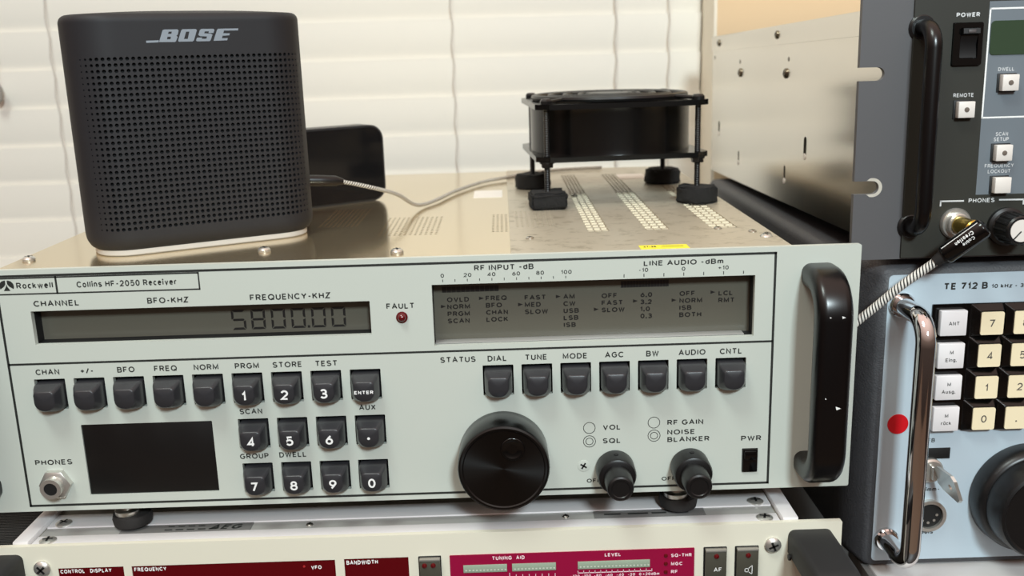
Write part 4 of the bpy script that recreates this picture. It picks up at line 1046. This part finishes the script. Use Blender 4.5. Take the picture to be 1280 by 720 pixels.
# ------------------------------------------------------------------ cream fronted receiver underneath
AY = -14.0; AX = 3.5
ae = thing('rack_receiver', 'cream fronted receiver with dark red display windows underneath the grey-green one', 'radio', (AX, 150, -152))
b = MB(); b.box(AX - 208, AX + 208, AY + 3.2, 380, -146, -15.2, 0.5); b.build('chassis', chassis_m, ae)
ol = rr(AX - 230.6, AX + 230.6, -146.5, -13.4, 0.8, 2)
W1 = (-181.1, -146.6, -60, -26.4); W2 = (-142.3, -34.7, -60, -26.5); W3 = (-29.9, 4.2, -60, -26.3); W4 = (26.1, 156, -64, -26.0)
b = MB(); b.plate(ol, [rr(*q_, 0) for q_ in (W1, W2, W3)], XZ, AY, AY + 3.0); ap = b.build('front_panel', cream_m, ae)
T = XZ(AY - 0.08)
for q_, nm in ((W1, 'control_window'), (W2, 'frequency_window'), (W3, 'bandwidth_window')):
    b = MB(); b.box(q_[0] + .1, q_[1] - .1, AY + 0.3, AY + 2.6, q_[2] + .1, q_[3] - .1); wd = b.build(nm, red_window_m, ae)
    F = XZ(AY + 0.24)
    for t_, xl, zb, h, xr in {'control_window': (('CONTROL', -180.2, -29.6, 2.3, -167.5), ('DISPLAY', -164.5, -29.6, 2.3, -153.2)), 'frequency_window': (('FREQUENCY', -141.2, -29.8, 2.3, -124.2), ('VFO', -47.6, -31.8, 2.2, -42.1)),
                              'bandwidth_window': (('BANDWIDTH', -28.8, -29.8, 2.4, -12.1),)}[nm]: MB().word(t_, F, xl, zb, h, xr, 'l', .03, 1, white_ink_m, wd)
    if nm == 'frequency_window':
        b = MB(); b.lathe([(0, .7), (.2, .6), (.3, 0)], (-51.3, AY + .25, -30), (0, -1, 0), 12); b.build('vfo_lamp', M('red_lamp_dim', (170, 40, 44), 0.3), wd)
b = MB(); b.plate(rr(*W4, 0.3, 2), [], XZ, AY - 0.5, AY - 0.02); mw = b.build('level_panel', magenta_m, ae)
F = XZ(AY - 0.56)
pink_m = M('pink_white_ink', (240, 214, 220), 0.5)
for t_, xl, zb, h, xr in (('TUNING', 48.7, -29.4, 2.2, 59.0), ('AID', 61.3, -29.4, 2.2, 65.8), ('LEVEL', 108.3, -29.4, 2.0, 116.7), ('SQ-THR', 143.6, -31.0, 2.0, 154.5), ('MGC', 143.6, -35.9, 2.0, 149.6), ('RF', 143.6, -40.6, 2.0, 147.0)):
    MB().word(t_, F, xl, zb, h, xr, 'l', .03, 1, pink_m, mw)
b = MB(); b.line([(94.0, -38.6), (133.4, -38.6)], 0.5, F)
for i in range(14): b.line([(94.0 + 3.03 * i, -38.6), (94.0 + 3.03 * i, -37.4)], 0.3, F)
for i in range(8): b.line([(57.6 + 3.46 * i, -40.0), (57.6 + 3.46 * i, -38.4 + (1 if i == 0 else 0))], 0.3, F)
for s_, x in zip(('-120', '-100', '-80', '-60', '-40', '-20', '0', '+20dBm'), (92.5, 98.6, 104.6, 110.6, 116.6, 122.6, 127.2, 133.0)): b.text(s_, F, x, -41.2, 1.6, align='c', bold=0.02)
b.build('scale_lettering', pink_m, mw)
for x0, x1 in ((33.1, 56.3), (59.0, 82.3), (93.9, 132.3)):
    b = MB(); b.box(x0, x1, AY - 1.0, AY - 0.5, -36.2, -31.8, 0.15); bg_ = b.build('bargraph', bargraph_m, mw)
    b = MB(); n = int((x1 - x0) / 1.9)
    for i in range(n): b.poly(rr(x0 + 1 + i * 1.9, x0 + 2.0 + i * 1.9, -35.2, -34.4, 0), XZ(AY - 1.06))
    b.build('bargraph_marks', M('pale_mark', (196, 204, 188), 0.5), bg_)
for z in (-30.0, -34.7, -39.6):
    b = MB(); b.lathe([(0, 1.1), (.5, 1.0), (.8, 0)], (140.8, AY - .5, z), (0, -1, 0), 14); b.build('indicator_lamp', led_m, mw)
def abtn(x0, x1, kind):
    b = MB(); b.plate(rr(x0, x1, -46, -26.0, 0.3, 2), [], XZ, AY - 0.6, AY - .02); bo = b.build('square_button', recess_m, ae)
    b = MB(); b.box(x0 + .7, x1 - .5, AY - 3.0, AY - .55, -45.5, -27.6, 0.4); c_ = b.build('button_cap', olive_btn_m, bo)
    b = MB(); b.box(x0 + .7, x1 - .5, AY - 3.3, AY - .5, -27.5, -26.4, 0.2); b.build('button_bar', M('grey_bar', (150, 146, 138), 0.4, 0.4), bo)
    F = XZ(AY - 3.08); b = MB(); cx = (x0 + x1) / 2
    lamps = [cx + .2] if kind != 'uu' else [x0 + 3.3, x0 + 7.9]
    if kind == 'AF': b.text('AF', F, 165.9, -39.0, 2.4, 170.0, bold=0.004)
    elif kind == 'spk':
        b.line([(182.5, -37.7), (182.5, -39.6), (184.3, -39.6), (186.3, -41.0), (186.3, -35.9), (184.3, -37.7)], 0.35, F, closed=True); b.line([(184.3, -37.7), (184.3, -39.6)], 0.3, F)
    else:
        for x in (x0 + 2.6, x0 + 4.0, x0 + 7.0, x0 + 8.4): b.line([(x, -36.6), (x, -40.5)], 0.4, F)
    b.build('button_legend', white_ink_m, c_)
    for x in lamps: b = MB(); b.lathe([(0, 1.4), (.5, 1.3), (1.0, 0)], (x, AY - 3.0, -30.0), (0, -1, 0), 16); b.build('button_lamp', led_m, c_)
abtn(9.5, 21.5, 'uu'); abtn(160.9, 173.2, 'AF'); abtn(177.6, 190.1, 'spk')
for x in (-189.1, 197.6): screw_head(ap, 'panel_screw', (x, AY, -25.9), (0, -1, 0), 4.4, 2.6, nickel_m)
for s_ in (1, -1):
    x0, x1 = (AX + 202.2, AX + 225.4) if s_ > 0 else (AX - 225.4, AX - 202.2)
    b = MB(); b.add(*bow(x0, x1, -142, -17.6, 58, 15.5, 18.0, 3.4, AY)); hh = b.build('handle', M('matt_black_handle', (30, 30, 31), 0.6), ae, ang=40)
    b = MB(); xs = x0 - .02 if s_ > 0 else x1 + .02
    b.cyl((xs, AY - 5.5, -30.5), (xs - s_ * 1.2, AY - 5.5, -30.5), 1.7, n=14); b.build('grub_screw', recess_m, hh)
# top plate: bright bars, sunk grey strip with plates, side rails
b = MB(); b.box(AX - 199, AX + 199, AY + 3.1, -1.0, -16.5, -14.2, 0.2); b.box(AX - 199, AX + 199, 9.0, 24, -16.5, -14.2, 0.2); tp_ = b.build('top_bars', alu_m, ae)
b = MB(); b.box(AX - 199, AX + 199, -1.2, 9.2, -16.6, -15.0); gs = b.build('label_strip', alu_grey_m, ae)
b = MB(); b.box(AX - 199, AX + 199, 24.1, 379, -16.6, -14.6); b.build('top_sheet', chassis_m, ae)
for x in (-50.5, 89): screw_head(gs, 'strip_screw', (x, 3.8, -15.0), (0, 0, 1), 1.9, 1.2)
for x0, x1 in ((-153, -82), (104.4, 165)):
    b = MB(); b.box(x0, x1, -0.6, 8.6, -15.0, -14.6, 0.1); lb_ = b.build('type_plate', M('dark_grey_plate', (112, 110, 108), 0.45, 0.1), gs)
    b = MB(); F = XY(-14.52)
    if x0 < 0:
        b.text('AEG', lambda u, v: (u + (v - 2) * .35, v, -14.52), -105, 1.6, 5.2, -88, bold=0.025)
        for i in range(5): b.poly(rr(-129 + i * 6.0, -124.8 + i * 6.0, 1.8, 3.0, 0), F); b.poly(rr(-128 + i * 5.5, -124.5 + i * 5.5, 5.6, 6.6, 0), F) if i < 4 else None
    else:
        for i, w_ in enumerate((9, 11, 8, 7)): b.poly(rr(110 + i * 13, 110 + i * 13 + w_, 3.4, 5.0, 0), F)
    b.build('plate_marks', ink_m, lb_)
for s_ in (1, -1):
    b = MB(); xo = AX + s_ * 208.5; xi = AX + s_ * 200
    b.box(min(xo, xi), max(xo, xi), AY + 3.3, 380, -17.5, -12.2, 0.8); rl = b.build('side_rail', alu_m, ae)
    for y in (-6.6, 13.0): screw_head(tp_, 'rail_screw', (AX + s_ * 191.5, y, -14.2), (0, 0, 1), 4.4, 1.5, nickel_m)
for x in (-170, 170):
    for y in (30, 340): b = MB(); b.cyl((AX + x, y, -152), (AX + x, y, -145), 11, n=20); b.build('foot', rubber_m, ae)

# ------------------------------------------------------------------ what stands beside and below
cb_ = thing('ribbed_case', 'black ribbed case at the lower left beside the cream receiver', 'case', (-330, 120, -152))
b = MB(); b.box(-440, -212, -8, 300, -152, -34, 3); b.build('case_body', dark_cab_m, cb_)
b = MB()
for i in range(34): b.box(-430, -216, -2 + i * 2.1, -0.9 + i * 2.1, -34.1, -32.8)
b.build('ribs', dark_cab_m, cb_)
b = MB(); b.box(-440, -212, 74, 300, -34, -22, 2); b.build('raised_back', dark_cab_m, cb_)
gc = thing('grey_cabinet', 'pale grey metal cabinet under the pale blue receiver', 'cabinet', (480, 160, -152))
b = MB(); b.box(262, 740, -22, 400, -152, -57.6, 1.5); b.build('cabinet_body', grey_cab_m, gc)
b = MB(); b.box(258.4, 262, -24, 40, -150, -58.4, 0.8); b.build('cabinet_flange', M('rough_grey_edge', (120, 117, 114), 0.7, 0.1, 0.2, 150, 0.4, 600), gc)
